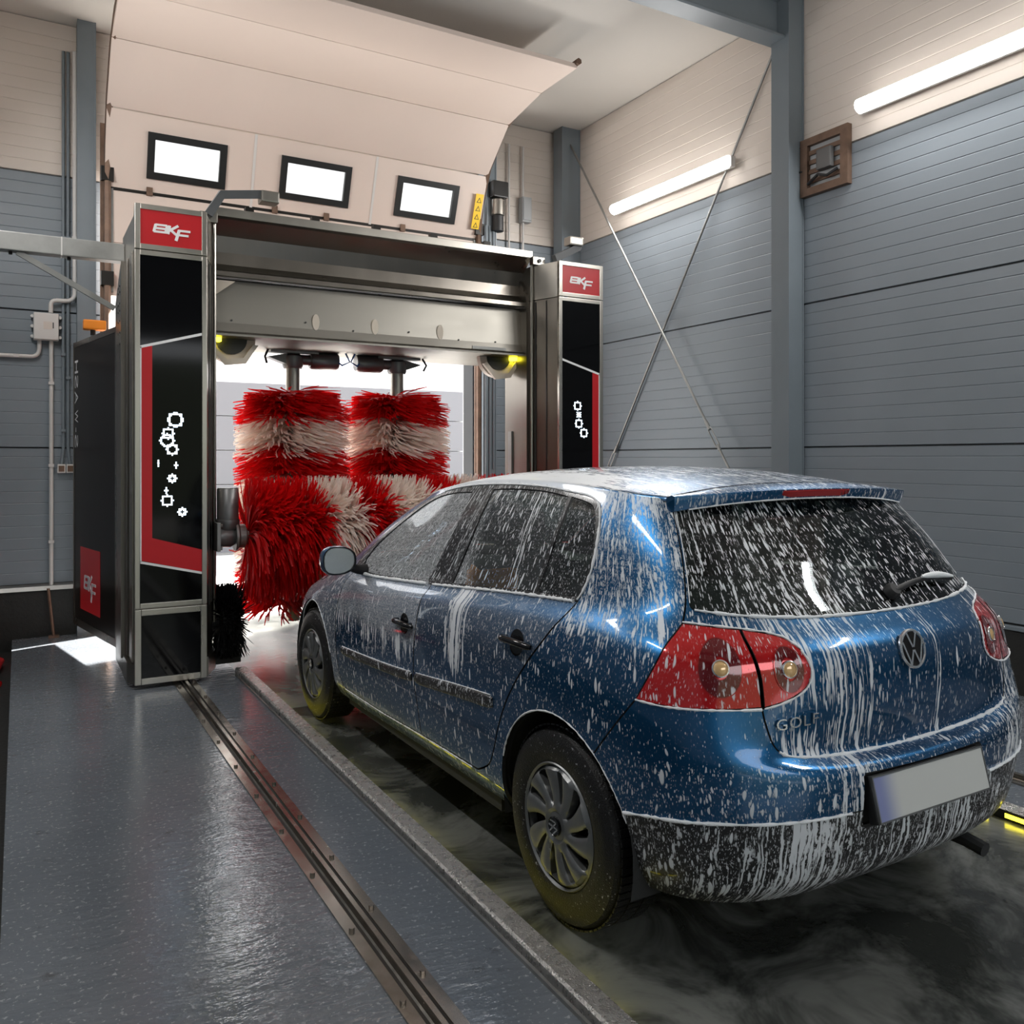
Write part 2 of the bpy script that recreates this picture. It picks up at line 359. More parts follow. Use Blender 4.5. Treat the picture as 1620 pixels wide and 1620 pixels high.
# conduits, junction box and sockets on the far wall
yw = WALL_F-.03
pj = empty('junction_box', (.20, WALL_F, 2.51), 0, 'grey junction box on the far wall among white conduits', 'box')
MB().box((-.095, -.085, 0), (.095, -.002, .23), .012).build('box_body', 'white_plastic', pj)
MB().box((-.09, -.092, .006), (.09, -.085, .224), .003).build('box_lid', 'white_plastic', pj)
MB().box((-.02, -.0935, .09), (.045, -.0918, .155)).build('sticker', 'panel_cream', pj); MB().box((.048, -.0935, .10), (.056, -.0918, .15)).build('mark', 'black_frame', pj)
for zz in (.03, .115, .20):
    for xx in (-.104, .104): MB().cyl((xx, -.02, zz), (xx, -.06, zz), .013, 10).build('gland', 'white_plastic', pj)
def conduit(pts, r, m, label, clips=()):
    o = empty('conduit_pipe', (pts[-1][0], WALL_F, pts[-1][2]), 0, label, 'pipe'); q = [Vector(p)-Vector(o.location) for p in pts]
    MB().tube(q, r, 10).build('pipe', m, o, 50)
    for c in clips: c = Vector(c)-Vector(o.location); MB().box(c-Vector((r*1.2, .025, .012)), c+Vector((r*1.2, .03, .012))).build('clip', m, o)
def bend(a, b, c, r=.07, n=6):
    a, b, c = Vector(a), Vector(b), Vector(c); p = b+(a-b).normalized()*r; q = b+(c-b).normalized()*r
    return [tuple((p*(1-t)+b*t)*(1-t)+(b*(1-t)+q*t)*t) for t in np.linspace(0, 1, n)]
yq = WALL_F-.062
conduit([(.416, yq, 5.0)]+bend((.416, yq, 5), (.416, yq, 2.86), (.25, yq, 2.85))+[(.28, yq, 2.855)]+bend((.3, yq, 2.855), (.235, yq, 2.85), (.235, yq, 2.7), .04)+[(.235, yq, 2.745)], .018, 'white_plastic', 'white conduit coming down the far wall and bending into the junction box', [(.416, WALL_F-.062, 3.4)])
conduit([(.239, yw, 2.52), (.239, yw, .42)], .017, 'white_plastic', 'white conduit dropping straight from the junction box to the plinth', [(.239, WALL_F-.03, 2.15), (.239, WALL_F-.03, 1.45), (.239, WALL_F-.03, .8)])
conduit([(-.48, yw, 2.37), (.05, yw, 2.37)]+bend((.0, yw, 2.37), (.149, yw, 2.37), (.149, yw, 2.52))+[(.149, yw, 2.52)], .017, 'white_plastic', 'white conduit leaving the junction box sideways along the far wall', [(-.02, WALL_F-.03, 2.37)])
conduit([(.330, yw, 5.0), (.330, yw, 1.6), (.316, yw, 1.46)], .013, 'steel_post', 'thin grey conduit beside the straight white pipe, ending in a socket', [(.330, WALL_F-.03, 3.4), (.330, WALL_F-.03, 2.4), (.330, WALL_F-.03, 1.75)])
conduit([(.366, yw, 5.0), (.366, yw, 1.6), (.384, yw, 1.46)], .013, 'steel_post', 'thin grey conduit beside the steel post, ending in a socket', [(.366, WALL_F-.03, 3.4), (.366, WALL_F-.03, 2.2)])
for k, xx in enumerate((.316, .384)):
    so = empty('wall_socket', (xx, WALL_F, 1.385), 0, ('wall socket below the thin conduit, next to the white pipe', 'wall socket below the thin conduit, next to the steel post')[k], 'socket', 'wall sockets')
    MB().box((-.031, -.05, 0), (.031, -.001, .075), .006).build('socket_box', 'white_plastic', so); MB().box((-.022, -.054, .012), (.022, -.05, .062), .003).build('socket_flap', 'rusty_guide', so)
pp = empty('lift_prop', (.235, 8.22, 0), 0, 'thin dark steel prop leaning against the black plinth', 'prop'); MB().tube([(.02, 0, .0), (-.02, .05, .41)], .012, 8).build('bar', 'rusty_guide', pp); MB().box((-.02, -.03, 0), (.06, .03, .02)).build('foot', 'rusty_guide', pp)
rh = MB().tube([(-.30, 6.9, -.07), (-.16, 7.3, -.06), (-.12, 7.7, -.05), (-.20, 8.0, -.06), (-.34, 7.6, -.07), (-.30, 7.2, -.05), (-.12, 7.0, -.07)], .025, 8).build('red_hose', 'red_plastic', None, 50); tag(rh, 'red hose lying in the dark trench by the far wall', 'hose')

# sectional door, partly raised
door = S(empty('door_1', (2.48, 8.2, 2.9)))
def dsec(y0, z0, y1, z1, win=False):
    """one door section leaning from (y0,z0) to (y1,z1), 40 mm thick"""
    d = Vector((0, y1-y0, z1-z0)); L = d.length; ang = math.atan2(d.y, d.z)
    mm = Matrix.Translation((0, y0-8.2, z0-2.9)) @ Matrix.Rotation(-ang, 4, 'X')
    W0, W1 = DX0-.02-2.48, 4.27-2.48; b = MB(); b.m = mm
    xs = [W0]+[v for w in ((.985, 1.62), (2.14, 2.79), (3.30, 3.95)) for v in (w[0]-2.48, w[1]-2.48)]+[W1]
    if not win: b.box((W0, 0, .003), (W1, .04, L-.003), .004); return b.build('door_section', 'door_cream', door)
    wl0, wl1 = .14, .50
    b.box((W0, 0, .003), (W1, .04, wl0)); b.box((W0, 0, wl1), (W1, .04, L-.003))
    for i in range(0, 8, 2): b.box((xs[i], 0, wl0), (xs[i+1], .04, wl1))
    sec = b.build('door_section', 'door_cream', door)
    for i in range(1, 7, 2):
        f = MB(); f.m = mm; a, c = xs[i], xs[i+1]; e = .045
        ou = [(a-.015, wl0-.015), (c+.015, wl0-.015), (c+.015, wl1+.015), (a-.015, wl1+.015)]; inn = [(a+e, wl0+e), (c-e, wl0+e), (c-e, wl1-e), (a+e, wl1-e)]
        vs = [(x, -.018, z) for x, z in ou]+[(x, -.018, z) for x, z in inn]+[(x, .0, z) for x, z in ou]+[(x, .02, z) for x, z in inn]
        f.raw(vs, [(k, (k+1) % 4, 4+(k+1) % 4, 4+k) for k in range(4)]+[(8+k, 8+(k+1) % 4, (k+1) % 4, k) for k in range(4)]+[(4+k, 4+(k+1) % 4, 12+(k+1) % 4, 12+k) for k in range(4)])
        fo = f.build('window_frame', 'black_frame', sec)
        g = MB(); g.m = mm; g.box((a, .012, wl0), (c, .016, wl1)); g.build('window_glass', 'door_glass', sec)
    for xx in (1.88-2.48, 3.05-2.48):
        g = MB(); g.m = mm; g.box((xx-.012, -.004, .003), (xx+.012, 0, L-.003)); g.build('stile', 'white_plastic', sec)
    return sec
def _dg(nt, p, tc):
    tr = nt.add('ShaderNodeBsdfTransparent', {'Color': (.75, .74, .72, 1)}); gl = nt.add('ShaderNodeBsdfGlossy', {'Roughness': .05}); mx = nt.add('ShaderNodeMixShader', {0: .25, 1: tr.outputs[0], 2: gl.outputs[0]})
    nt.l.new(mx.outputs[0], nt.n['Material Output'].inputs[0])
mat('door_glass', fn=_dg)
MB().box((DX0-.02-2.48, -.004, 3.838-2.9), (4.27-2.48, .035, 3.866-2.9)).build('section_seal', 'rail_dark', door)
for xx in (DX0-2.48+.02, 4.25-2.48): MB().box((xx-.03, -.012, .05), (xx+.03, 0, .95)).build('end_cap', 'galvanised', door)
dsec(8.20, 2.92, 8.20, 3.385); dsec(8.20, 3.385, 8.20, 3.85); dsec(8.20, 3.855, 7.97, 4.47, True); dsec(7.97, 4.475, 7.52, 4.86); dsec(7.52, 4.86, 6.9, 4.95); dsec(6.9, 4.95, 6.3, 4.95)
for xx in (1.0, 2.1, 2.6, 3.4): MB().box((xx-2.48-.025, 8.17-8.2, 3.83-2.9), (xx-2.48+.025, 8.2-8.2, 3.90-2.9)).build('hinge', 'rusty_guide', door)
for xx, nm in ((.66, 'a'), (4.27, 'b')):
    t = empty('door_track', (xx, 8.17, 0), 0, 'rusty vertical door track beside the doorway by the %s' % ('white conduits' if nm == 'a' else 'door motor'), 'track', 'door tracks')
    path = [(0, 0, 0), (0, 0, 3.9), (0, -.04, 4.2), (0, -.22, 4.55), (0, -.55, 4.85), (0, -.9, 4.97), (0, -1.9, 5.0)]
    sgn = 1 if nm == 'a' else -1
    MB().tube(path, .030, 6).build('rail', 'rusty_guide', t); MB().box((-.05*sgn-.004, .02, 0), (.03*sgn, .05, 4.4)).build('angle_bar', 'rusty_guide', t)
    for zz in (3.0, 3.9): MB().box((-.05, -.03, zz), (.05, .03, zz+.12)).build('bracket', 'rail_dark', t)
ms = empty('door_motor', (4.46, 8.10, 3.95), 0, 'cylindrical door motor hanging beside the raised sectional door', 'motor')
MB().cyl((0, 0, 0), (0, 0, .16), .065, 20).build('motor_cap', 'cable_black', ms, 40); MB().lathe([(.06, .16), (.075, .17), (.075, .33), (.055, .35)], (0, 0, 0), 'z', 20).build('motor_body', 'stainless_light', ms, 40); MB().box((-.09, -.08, .35), (.09, .10, .52), .01).build('gear_housing', 'black_frame', ms)
for k, dx in enumerate((-.13, -.085, -.04)):
    c = MB().tube([(4.46+dx, 8.12, 4.0), (4.46+dx, 8.12, 1.2+.1*k)], .012, 8).build('motor_conduit', 'steel_post', None); tag(c, ('thin conduit below the door motor, nearest the door track', 'thin conduit below the door motor, middle of three', 'thin conduit below the door motor, next to the motor cap')[k], 'pipe', 'conduits below the door motor')
for k, (dx, m_) in enumerate(((.26, 'white_plastic'), (.44, 'white_plastic'))):
    c = MB().tube([(4.46+dx, 8.31, 5.0), (4.46+dx, 8.31, .6)], .013, 8).build('wall_conduit', m_, None); tag(c, ('pale conduit on the far wall between the gantry and the door post', 'pale conduit on the far wall beside the corner column')[k], 'pipe')
c = empty('control_box', (4.92, 8.34, 4.15), 0, 'small grey control box on the far wall beside the corner column', 'box'); MB().box((-.06, -.09, 0), (.06, 0, .28), .01).build('box_body', 'grey_plastic', c); MB().box((-.05, -.10, .02), (.05, -.09, .26), .004).build('box_lid', 'grey_plastic', c)
b = MB(); sg = empty('warning_label', (4.235, 8.0, 3.98), 0, 'yellow warning label with black triangles on the door edge', 'label'); 
sg.matrix_world = Matrix.Translation((4.20, 8.135, 3.95)) @ Matrix.Rotation(math.radians(20.5), 4, 'X')
MB().box((-.045, -.006, 0), (.045, -.003, .36)).build('label_plate', 'warning_yellow', sg)
for k in range(4):
    z = .30-.085*k; MB().prism([(-.028, z-.03), (.028, z-.03), (0, z+.025)], -.0075, -.006, 'y').build('warning_triangle', 'black_frame', sg)
    MB().prism([(-.018, z-.024), (.018, z-.024), (0, z+.011)], -.0082, -.0075, 'y').build('triangle_field', 'warning_yellow', sg)

# outside the exit: bright yard, white building with a grey gate
S(MB().box((-30, WALL_F+.1, -.3), (40, 60, -.02)).build('floor_yard', 'outside_ground'))
S(MB().box((-30, -60, -.3), (40, WALL_B-4, -.02)).build('floor_entrance_yard', 'asphalt'))
S(MB().box((-14, -13.0, -.02), (20, -12.0, 4.2)).build('wall_added_dark', 'added_dark_hedge'))  # hedge added and asphalt kept dark, out of view, to darken display reflections
ob = S(MB().box((-6, 14.2, -.02), (22, 15.0, 4.6)).build('wall_outside', 'outside_white'))
og = empty('yard_gate', (3.0, 14.12, 0), 0, 'grey panelled gate in the white building across the yard', 'gate')
for k in range(5): MB().box((-4.0, 0, .02+.545*k), (4.05, .05, .02+.545*(k+1)-.012)).build('gate_panel', 'outside_gate', og)
# ---------------------------------------------------------------- wash gantry
GX = 2.516
mat('screen_black', (.003, .003, .0035), .07, spec=.22)
mat('cabinet_black', (.011, .008, .007), .30, spec=.12)
mat('sign_red', (.52, .006, .012), .4)
mat('sign_white', (.88, .88, .88), .35)
mat('led_white', (.9, .95, 1), .3, emit=(.72, .86, 1), estr=2.2)
mat('dark_cover', (.028, .027, .026), .42)
mat('lamp_head', (.085, .09, .095), .4)
mat('motor_grey', (.20, .20, .20), .36, .7, noise=(8, .2))
def _translucent(col):
    def f(nt, p, tc):
        tr = nt.add('ShaderNodeBsdfTranslucent', {'Color': tuple(col)+(1,)}); mx = nt.add('ShaderNodeMixShader', {0: .52, 1: p.outputs[0], 2: tr.outputs[0]}); nt.l.new(mx.outputs[0], nt.n['Material Output'].inputs[0])
    return f
mat('bristle_red', (.62, .004, .007), .5, fn=_translucent((.80, .006, .008)))
mat('bristle_white', (.90, .86, .82), .55, fn=_translucent((.92, .80, .70)))
mat('bristle_black', (.008, .008, .008), .6)
mat('guard_cream', (.68, .60, .50), .5)
mat('hose_blue', (.02, .12, .42), .4)
mat('lamp_yellow', (.9, .8, .05), .3, emit=(1, .9, .04), estr=6.0)
mat('stainless_housing', (.30, .285, .255), .40, 1.0, noise=(3, .10, (.3, 1, 1)))
gantry = empty('wash_gantry', (GX, 6.5, 0), 0, 'stainless rollover car wash gantry with two towers and red and white brushes', 'car wash')
gl = lambda p: (p[0]-GX, p[1]-6.5, p[2])
class GB(MB):
    """builder in hall coordinates for parts of the gantry"""
    def build(self, name, material, parent=None, smooth=None):
        self.v = [gl(p) for p in self.v]; return super().build(name, material, parent, smooth)
YF = 6.065
def letters(inst, x0, z0, w, h, y, mirror=False, axis='y', th=.0015, place=None):
    """the three slanted block letters of the maker's sign as raised strokes; (x0,z0) lower left of the red field"""
    cnt = [0]
    def st(a, c, wd):
        cnt[0] += 1; th = .0012+.00025*cnt[0]
        a = np.array((a[0]*w, (1-a[1])*h)); c = np.array((c[0]*w, (1-c[1])*h)); d = (c-a)/np.linalg.norm(c-a); q = np.array([-d[1], d[0]])*wd*w/2; e = d*wd*w*.15
        P = [a-q-e, c-q+e, c+q+e, a+q-e]
        if place: inst.raw([place(x0+p[0], z0+p[1], 0) for p in P]+[place(x0+p[0], z0+p[1], th) for p in P], [(4, 5, 6, 7), (7, 6, 5, 4), (0, 1, 5, 4), (1, 2, 6, 5), (2, 3, 7, 6), (3, 0, 4, 7)])
        else: inst.prism([(x0+p[0], z0+p[1]) for p in P], y-th, y, 'y')
    t = .037
    for yy, a, c in ((.405, .245, .425), (.505, .230, .415), (.605, .215, .415)): st((a, yy), (c, yy), t)
    st((.245, .405), (.215, .605), t*1.2); st((.430, .405), (.405, .605), t*1.2)
    st((.470, .40), (.445, .63), t*1.25); st((.470, .53), (.605, .375), t*1.15); st((.475, .50), (.575, .635), t*1.15)
    st((.625, .50), (.575, .80), t*1.35); st((.62, .505), (.805, .505), t); st((.60, .635), (.775, .635), t)
def ring_pixels(cx, cz, n, px):
    """pixel circle of an LED bubble"""
    R = n/2; out = []
    for i in range(-n, n+1):
        for j in range(-n, n+1):
            r = math.hypot(i, j)
            if abs(r-R) < .62 or (abs(r-R-1) < .45 and (i == 0 or j == 0 or abs(i) == abs(j))): out.append((cx+i*px, cz+j*px))
    return out
def tower(sgn):
    """sgn -1: tower on the driver side, +1: the other; front face spans 0.45 m"""
    xo, xi = GX+sgn*1.864, GX+sgn*1.414                    # outer / inner edge of the front face
    xd = GX+sgn*1.325                                       # inner side after the chamfer
    X0, X1 = min(xo, xi), max(xo, xi)
    plan = [(xo, YF+.03), (xi, YF+.03), (xd, 6.36), (xd, 6.80), (xo, 6.80)]
    body = GB().prism(plan, .10, 2.865, 'z').build('tower', 'stainless', gantry); 
    cap = [(xo, YF+.03), (xi, YF+.03), (xd, 6.36), (xd, 6.80), (xo, 6.80)]
    c = GB(); c.prism(cap, 2.872, 3.10, 'z'); c.prism([(xo+(-sgn)*.0, YF+.03), (xi, YF+.03), (xd, 6.36), (xd, 6.75), (xo-sgn*.06, 6.75)], 3.10, 3.168, 'z'); c.build('tower_cap', 'stainless_light', body)
    def frame(z0, z1, bw, name='panel_frame', y=YF):
        f = GB()
        for a, b in (((X0, z0), (X0+bw, z1)), ((X1-bw, z0), (X1, z1)), ((X0+bw, z0), (X1-bw, z0+bw)), ((X0+bw, z1-bw), (X1-bw, z1))): f.box((a[0], y, a[1]), (b[0], y+.03, b[1]), .003)
        return f.build(name, 'frame_metal', body)
    frame(2.875, 3.17, .034); frame(.528, 2.868, .032); frame(.03, .520, .040)
    GB().box((X0+.03, YF+.006, 2.905), (X1-.03, YF+.012, 3.14)).build('sign_panel', 'sign_red', body)
    L = GB(); letters(L, X0+.034, 2.909, X1-X0-.068, .227, YF+.006); L.build('sign_letters', 'sign_white', body)
    GB().box((X0+.03, YF+.008, .558), (X1-.03, YF+.014, 2.838)).build('display_panel', 'screen_black', body)
    GB().box((X0+.036, YF+.010, .068), (X1-.036, YF+.016, .482)).build('base_panel', 'screen_black', body)
    # red and white graphic on the display glass
    yg = YF+.008; e0 = xo-sgn*.033; e1 = xi+sgn*.030; R = lambda t: e0+(e1-e0)*t
    g = GB(); g.prism([(R(.02), .84), (R(.02), 2.235), (R(.19), 2.262), (R(.19), .985), (R(1), .893), (R(1), .742)], yg-.001, yg, 'y'); g.build('red_band', 'sign_red', body)
    g = GB(); g.prism([(R(0), .83), (R(0), 2.235), (R(.022), 2.238), (R(.022), .83)], yg-.0014, yg, 'y'); g.prism([(R(0), 2.226), (R(0), 2.244), (R(1), 2.354), (R(1), 2.336)], yg-.0014, yg, 'y'); g.prism([(R(0), .822), (R(0), .838), (R(1), .744), (R(1), .728)], yg-.0014, yg, 'y'); g.build('white_line', 'sign_white', body)
    px = .0092
    if sgn < 0: bub = [(.902, 1.764, 9), (.857, 1.672, 7), (.850, 1.625, 8), (.882, 1.567, 6), (.882, 1.375, 4), (.851, 1.229, 7), (.945, 1.151, 4)]; dots = [(.796, 1.475, 0, 2), (.906, 1.462, 1, 2), (.845, 1.295, 1, 2)]
    else: bub = [(4.12, 1.956, 7), (4.133, 1.881, 3), (4.133, 1.806, 7), (4.185, 1.726, 7)]; dots = []
    for cx, cz, n in bub:
        b = GB()
        for x, z in ring_pixels(cx, cz, n, px): b.box((x-px*.52, yg-.002, z-px*.52), (x+px*.52, yg-.0002, z+px*.52))
        b.build('led_bubble', 'led_white', body)
    for cx, cz, h, v in dots:
        b = GB()
        for i in range(-h, h+1): b.box((cx+i*px-px*.5, yg-.002, cz-px*.5), (cx+i*px+px*.5, yg-.0002, cz+px*.5))
        for j in range(-v, v+1): b.box((cx-px*.5, yg-.002, cz+j*px-px*.5), (cx+px*.5, yg-.0002, cz+j*px+px*.5))
        b.build('led_spark', 'led_white', body)
    # side seams, rail slot and foot
    g = GB(); k = (xd-xi)/.295
    for t0, t1, m_ in ((.30, .36, 'dark_cover'),): pass
    for yy, w in ((6.20, .012), (6.31, .028)):
        xx = xi+(xd-xi)*(yy-YF-.03)/(6.36-YF-.03)
        GB().box((xx-.004*1, yy, .5), (xx-sgn*.006, yy+w, 2.85)).build('slot_seam', 'dark_cover', body)
    GB().tube([(xd-sgn*.012, 6.345, .35), (xd-sgn*.012, 6.345, 3.2)], .012, 8).build('guide_rod', 'stainless_light', body)
    GB().prism([(xo+sgn*.035, YF+.12), (xo-sgn*.0, YF+.02), (xi-sgn*.012, YF+.02), (xi-sgn*.10, 6.30), (xi-sgn*.10, 6.95), (xo+sgn*.035, 6.95)], .035, .165, 'z').build('foot_skirt', 'stainless', body)
    for yy in (6.3, 6.8): GB().cyl((GX+sgn*1.55-.02, yy, .060), (GX+sgn*1.55+.02, yy, .060), .032, 16).build('rail_wheel', 'rail_dark', body)
    return body
tl, tr_ = tower(-1), tower(1)
# outer edge trim of the driver-side tower: folded covers seen from the side
for y0, y1, x in ((6.12, 6.28, .648), (6.34, 6.70, .640)): GB().box((x-.008, y0, .17), (x+.02, y1, 2.86), .004).build('side_cover', 'stainless', tl)
GB().prism([(6.45, 2.86), (6.85, 2.62), (6.85, .14), (6.45, .14)], .606, .655, 'x').build('side_cover', 'stainless', tl)
k = 0; b0 = None
for zz in (2.70, 2.66, 2.58, 2.53, 2.46, 2.38, 2.30):
    for yy in (6.52, 6.62):
        o = GB().cyl((.608, yy, zz), (.602, yy, zz), .008, 8).build('rivet', 'dark_cover', tl)
# rounded inner housing of the far tower
for sgn, t in ((-1, tl), (1, tr_)):
    xd = GX+sgn*1.325
    arc = [(6.40+.36*(1-math.cos(a)), 2.80+.36*math.sin(a)) for a in np.linspace(0, math.pi/2, 9)]
    GB().prism([(6.40, .40)]+arc+[(6.78, 3.16), (6.78, .40)], xd-sgn*.03, xd, 'x').build('inner_housing', 'stainless', t)
    GB().box((xd-sgn*.045, 6.64, .45), (xd-sgn*.03, 6.70, 1.75)).build('wear_strip', 'galvanised', t)
# black cabinet door standing open beside the driver-side tower
cd = Matrix.Translation((.615, 6.80, 0)) @ Matrix.Rotation(math.radians(10.5), 4, 'Z')
def cdp(x, y, z): return tuple(cd @ Vector((x, y, z)))
g = GB(); g.m = cd; g.box((0, 0, .145), (.05, 1.20, 2.46), .004); cab = g.build('cabinet_door', 'stainless', gantry)
g = GB(); g.m = cd; g.box((-.004, .03, .205), (0, 1.17, 2.42)); g.build('door_glass_panel', 'cabinet_black', cab)
g = GB(); g.m = cd
for a, b in (((-.008, 0, .145), (0, 1.2, .205)), ((-.008, 0, 2.42), (0, 1.2, 2.46)), ((-.008, 0, .205), (0, .03, 2.42)), ((-.008, 1.17, .205), (0, 1.2, 2.42))): g.box(a, b)
g.build('door_edging', 'stainless', cab)
g = GB(); g.m = cd; g.box((-.0062, .42, .30), (-.004, .98, .80)); g.build('door_sign', 'sign_red', cab)
g = GB(); letters(g, 0, 0, .56, .46, 0, place=lambda a, z, t: cdp(-.0064-t, .98-a, .30+z)); g.build('door_sign_letters', 'sign_white', cab)
z = .0; run_ = []
Lw = GB()
for ch, z0 in (('S', 1.60), ('-', 1.725), ('W', 1.80), ('A', 1.955), ('S', 2.085), ('H', 2.205)):
    vs, fs = text_mesh(ch, .15); mnx = min(v[0] for v in vs); sc = .105/max(.02, max(v[0] for v in vs)-mnx) if ch != '-' else 1
    # letters lie on their side and read upwards
    Lw.raw([cdp(-.0068, 1.150-v[1]*.95-.0, z0+(v[0]-mnx)*sc) for v in vs], fs); Lw.raw([cdp(-.0064, 1.150-v[1]*.95, z0+(v[0]-mnx)*sc) for v in vs], [f[::-1] for f in fs])
Lw.build('door_letters', 'sign_white', cab)
ol = empty('orange_bracket', (.50, 7.42, 2.505), 0, 'orange plastic bracket above the black cabinet door', 'bracket'); MB().box((-.07, -.05, .0), (.09, .05, .075), .012).build('bracket_body', 'orange_plastic', ol); MB().cyl((0, 0, -.04), (0, 0, .0), .02, 10).build('bracket_stem', 'dark_cover', ol)
# horizontal support arm with diagonal strut
arm = empty('support_arm', (.65, 6.70, 2.9), 0, 'galvanised box-section arm with a diagonal strut beside the tower top', 'arm')
MB().box((-1.14, -.05, .0), (.0, .05, .125), .006).build('arm_beam', 'galvanised', arm)
MB().box((-.40, -.052, -.001), (-.392, .052, .126)).build('arm_joint', 'white_plastic', arm)
MB().tube([(-.66, 0, .0), (-.06, 0, -.33)], .026, 4).build('arm_strut', 'galvanised', arm)
for xx in (-.70, -.35): MB().cyl((xx, 0, -.02), (xx, 0, .0), .012, 6).build('arm_bolt', 'rail_dark', arm)

# crossbeam: concave upper cover and the lower brush carriage housing
XA, XB = GX-1.325, GX+1.325
cb = GB().prism([(6.36, 3.29), (6.36, 3.235), (6.385, 3.225), (6.50, 3.13), (6.535, 3.02), (6.525, 2.93), (6.49, 2.885), (6.43, 2.862), (6.425, 2.828), (6.45, 2.824), (6.60, 2.84), (7.45, 2.84), (7.45, 3.29)], XA, XB, 'x').build('crossbeam', 'stainless', gantry)
GB().box((XA, 6.345, 3.235), (XB, 6.36, 3.295), .003).build('beam_lip', 'stainless_light', cb)
lo = GB().prism([(6.52, 2.815), (6.49, 2.50), (6.47, 2.435), (6.44, 2.415), (6.44, 2.400), (7.35, 2.400), (7.35, 2.815)], XA+.02, XB-.02, 'x').build('lower_housing', 'stainless_housing', cb)
for xx in (1.98, 2.46, 3.03):
    GB().prism([(xx+.028*math.cos(t), 2.555+.062*math.sin(t)*(1 if abs(math.sin(t)) < .9 else 1)) for t in np.linspace(0, 2*math.pi, 17)[:-1]], 6.486, 6.505, 'y').build('inspection_cap', 'guard_cream', lo)
for xx in (1.35, 1.9, 2.28, 2.75, 3.2, 3.55):
    GB().cyl((xx, 6.50, 2.52+.04*math.sin(xx*7)), (xx, 6.484, 2.52+.04*math.sin(xx*7)), .007, 8).build('screw', 'dark_cover', lo)
GB().box((3.30, 6.425, 2.43), (3.62, 6.44, 2.455)).build('sensor_strip', 'galvanised', lo)
for xx in np.linspace(1.45, 3.4, 5): GB().box((xx-.03, 6.35, 3.295), (xx+.03, 6.40, 3.325)).build('beam_clip', 'rail_dark', cb)
# bracket triangles at the beam ends
GB().prism([(XA, 2.80), (XA+.18, 2.80), (XA, 2.66)], 6.46, 6.48, 'y').build('gusset', 'guard_cream', cb)
# swivelling floodlight arms on the tower tops
for sgn in (-1, 1):
    x0 = GX+sgn*1.36; pts = [(x0, 6.34, 3.23), (x0-sgn*-.0+(.07 if sgn < 0 else .20), 6.20, 3.34)]
    s = GB()
    if sgn < 0: path = [(1.155, 6.30, 3.22), (1.235, 6.26, 3.36), (1.52, 6.26, 3.405)]
    else: path = [(3.98, 6.22, 3.22), (4.22, 6.22, 3.345), (4.235, 6.22, 3.39)]
    s.tube(path, .042, 4); st = s.build('floodlight_arm', 'lamp_head', gantry)
    h = GB(); e = path[-1]
    if sgn < 0: h.box((1.50, 6.21, 3.345), (1.63, 6.33, 3.425), .012)
    else: h.box((4.11, 6.17, 3.35), (4.25, 6.27, 3.425), .012)
    h.build('floodlight_head', 'stainless_light', st)
    GB().box((x0-.06, 6.30, 3.17), (x0+.06, 6.36, 3.24), .004).build('arm_mount', 'stainless_light', st); GB().cyl((x0, 6.30, 3.205), (x0, 6.285, 3.205), .016, 12).build('mount_bolt', 'dark_cover', st)
# cable drums at the beam ends
for sgn in (-1, 1):
    xc = GX+sgn*1.14
    d = GB(); d.lathe([(.12, -.03), (.18, -.03), (.18, .03), (.12, .03)], (xc, 6.66, 2.40), 'y', 32); dr = d.build('cable_drum', 'guard_cream', gantry, 40)
    GB().lathe([(.115, -.045), (.115, .045)], (xc, 6.66, 2.40), 'y', 28).build('drum_core', 'dark_cover', dr)
    GB().prism([(xc-.17, 2.33), (xc-.05, 2.20), (xc+.10, 2.22), (xc+.19, 2.36), (xc+.15, 2.36), (xc+.08, 2.26), (xc-.04, 2.245), (xc-.14, 2.35)], 6.58, 6.61, 'y').build('drum_guard', 'guard_cream', dr)
    GB().box((xc+.13*sgn-.03, 6.56, 2.37), (xc+.13*sgn+.05, 6.62, 2.41), .01).build('signal_lamp', 'lamp_yellow', dr)

# brushes
def bristles(name, parent, cols, n, seed, r0, r1, lo, hi, centre, axis, droop, band, width=.011, swirl=.25, dome=0.0):
    """radial strips on a shaft; band(s) gives the colour index at s along the shaft"""
    rr = random.Random(seed); out = {c: ([], []) for c in cols}; C = Vector(centre)
    for i in range(n):
        s = lo+(hi-lo)*rr.random(); a = rr.random()*2*math.pi; s_b = s+rr.uniform(-.012, .012); col = cols[band(s_b, a)]
        R = r1*(1-.10*rr.random()**2)
        if dome: R *= 1
        V, F = out[col]; k = len(V); tw = swirl*rr.uniform(.4, 1.2); lean = rr.gauss(0, .035)+dome*max(0, (s-(hi-.28*(hi-lo)/2)))*0; w0 = width*rr.uniform(.6, 1.3); rot = rr.uniform(-1.2, 1.2)
        for j in range(5):
            t = j/4; r = r0+(R-r0)*t; aa = a+tw*t*t; sag = -droop*t*t*rr.uniform(.9, 1.1)
            w = w0*(.55+.45*t) if j < 4 else w0*.45
            if axis == 'z': p = Vector((r*math.cos(aa), r*math.sin(aa), s+sag+lean*t)); tang = Vector((-math.sin(aa), math.cos(aa), 0)); sh = Vector((0, 0, 1))
            else: p = Vector((s+lean*t, r*math.cos(aa), r*math.sin(aa)+sag)); tang = Vector((0, -math.sin(aa), math.cos(aa))); sh = Vector((1, 0, 0))
            dv = (tang*math.cos(rot)+sh*math.sin(rot))*w
            V += [tuple(C+p-dv), tuple(C+p+dv)]
        F += [(k+2*j, k+2*j+1, k+2*j+3, k+2*j+2) for j in range(4)]
    for c in cols:
        if out[c][0]:
            o = mesh_obj('bristles', [gl(p) for p in out[c][0]], out[c][1], c, parent); o['kind'] = 'stuff'; o['label'] = {'bristle_red': 'red plastic bristles', 'bristle_white': 'white plastic bristles', 'bristle_black': 'black bristles'}[c]
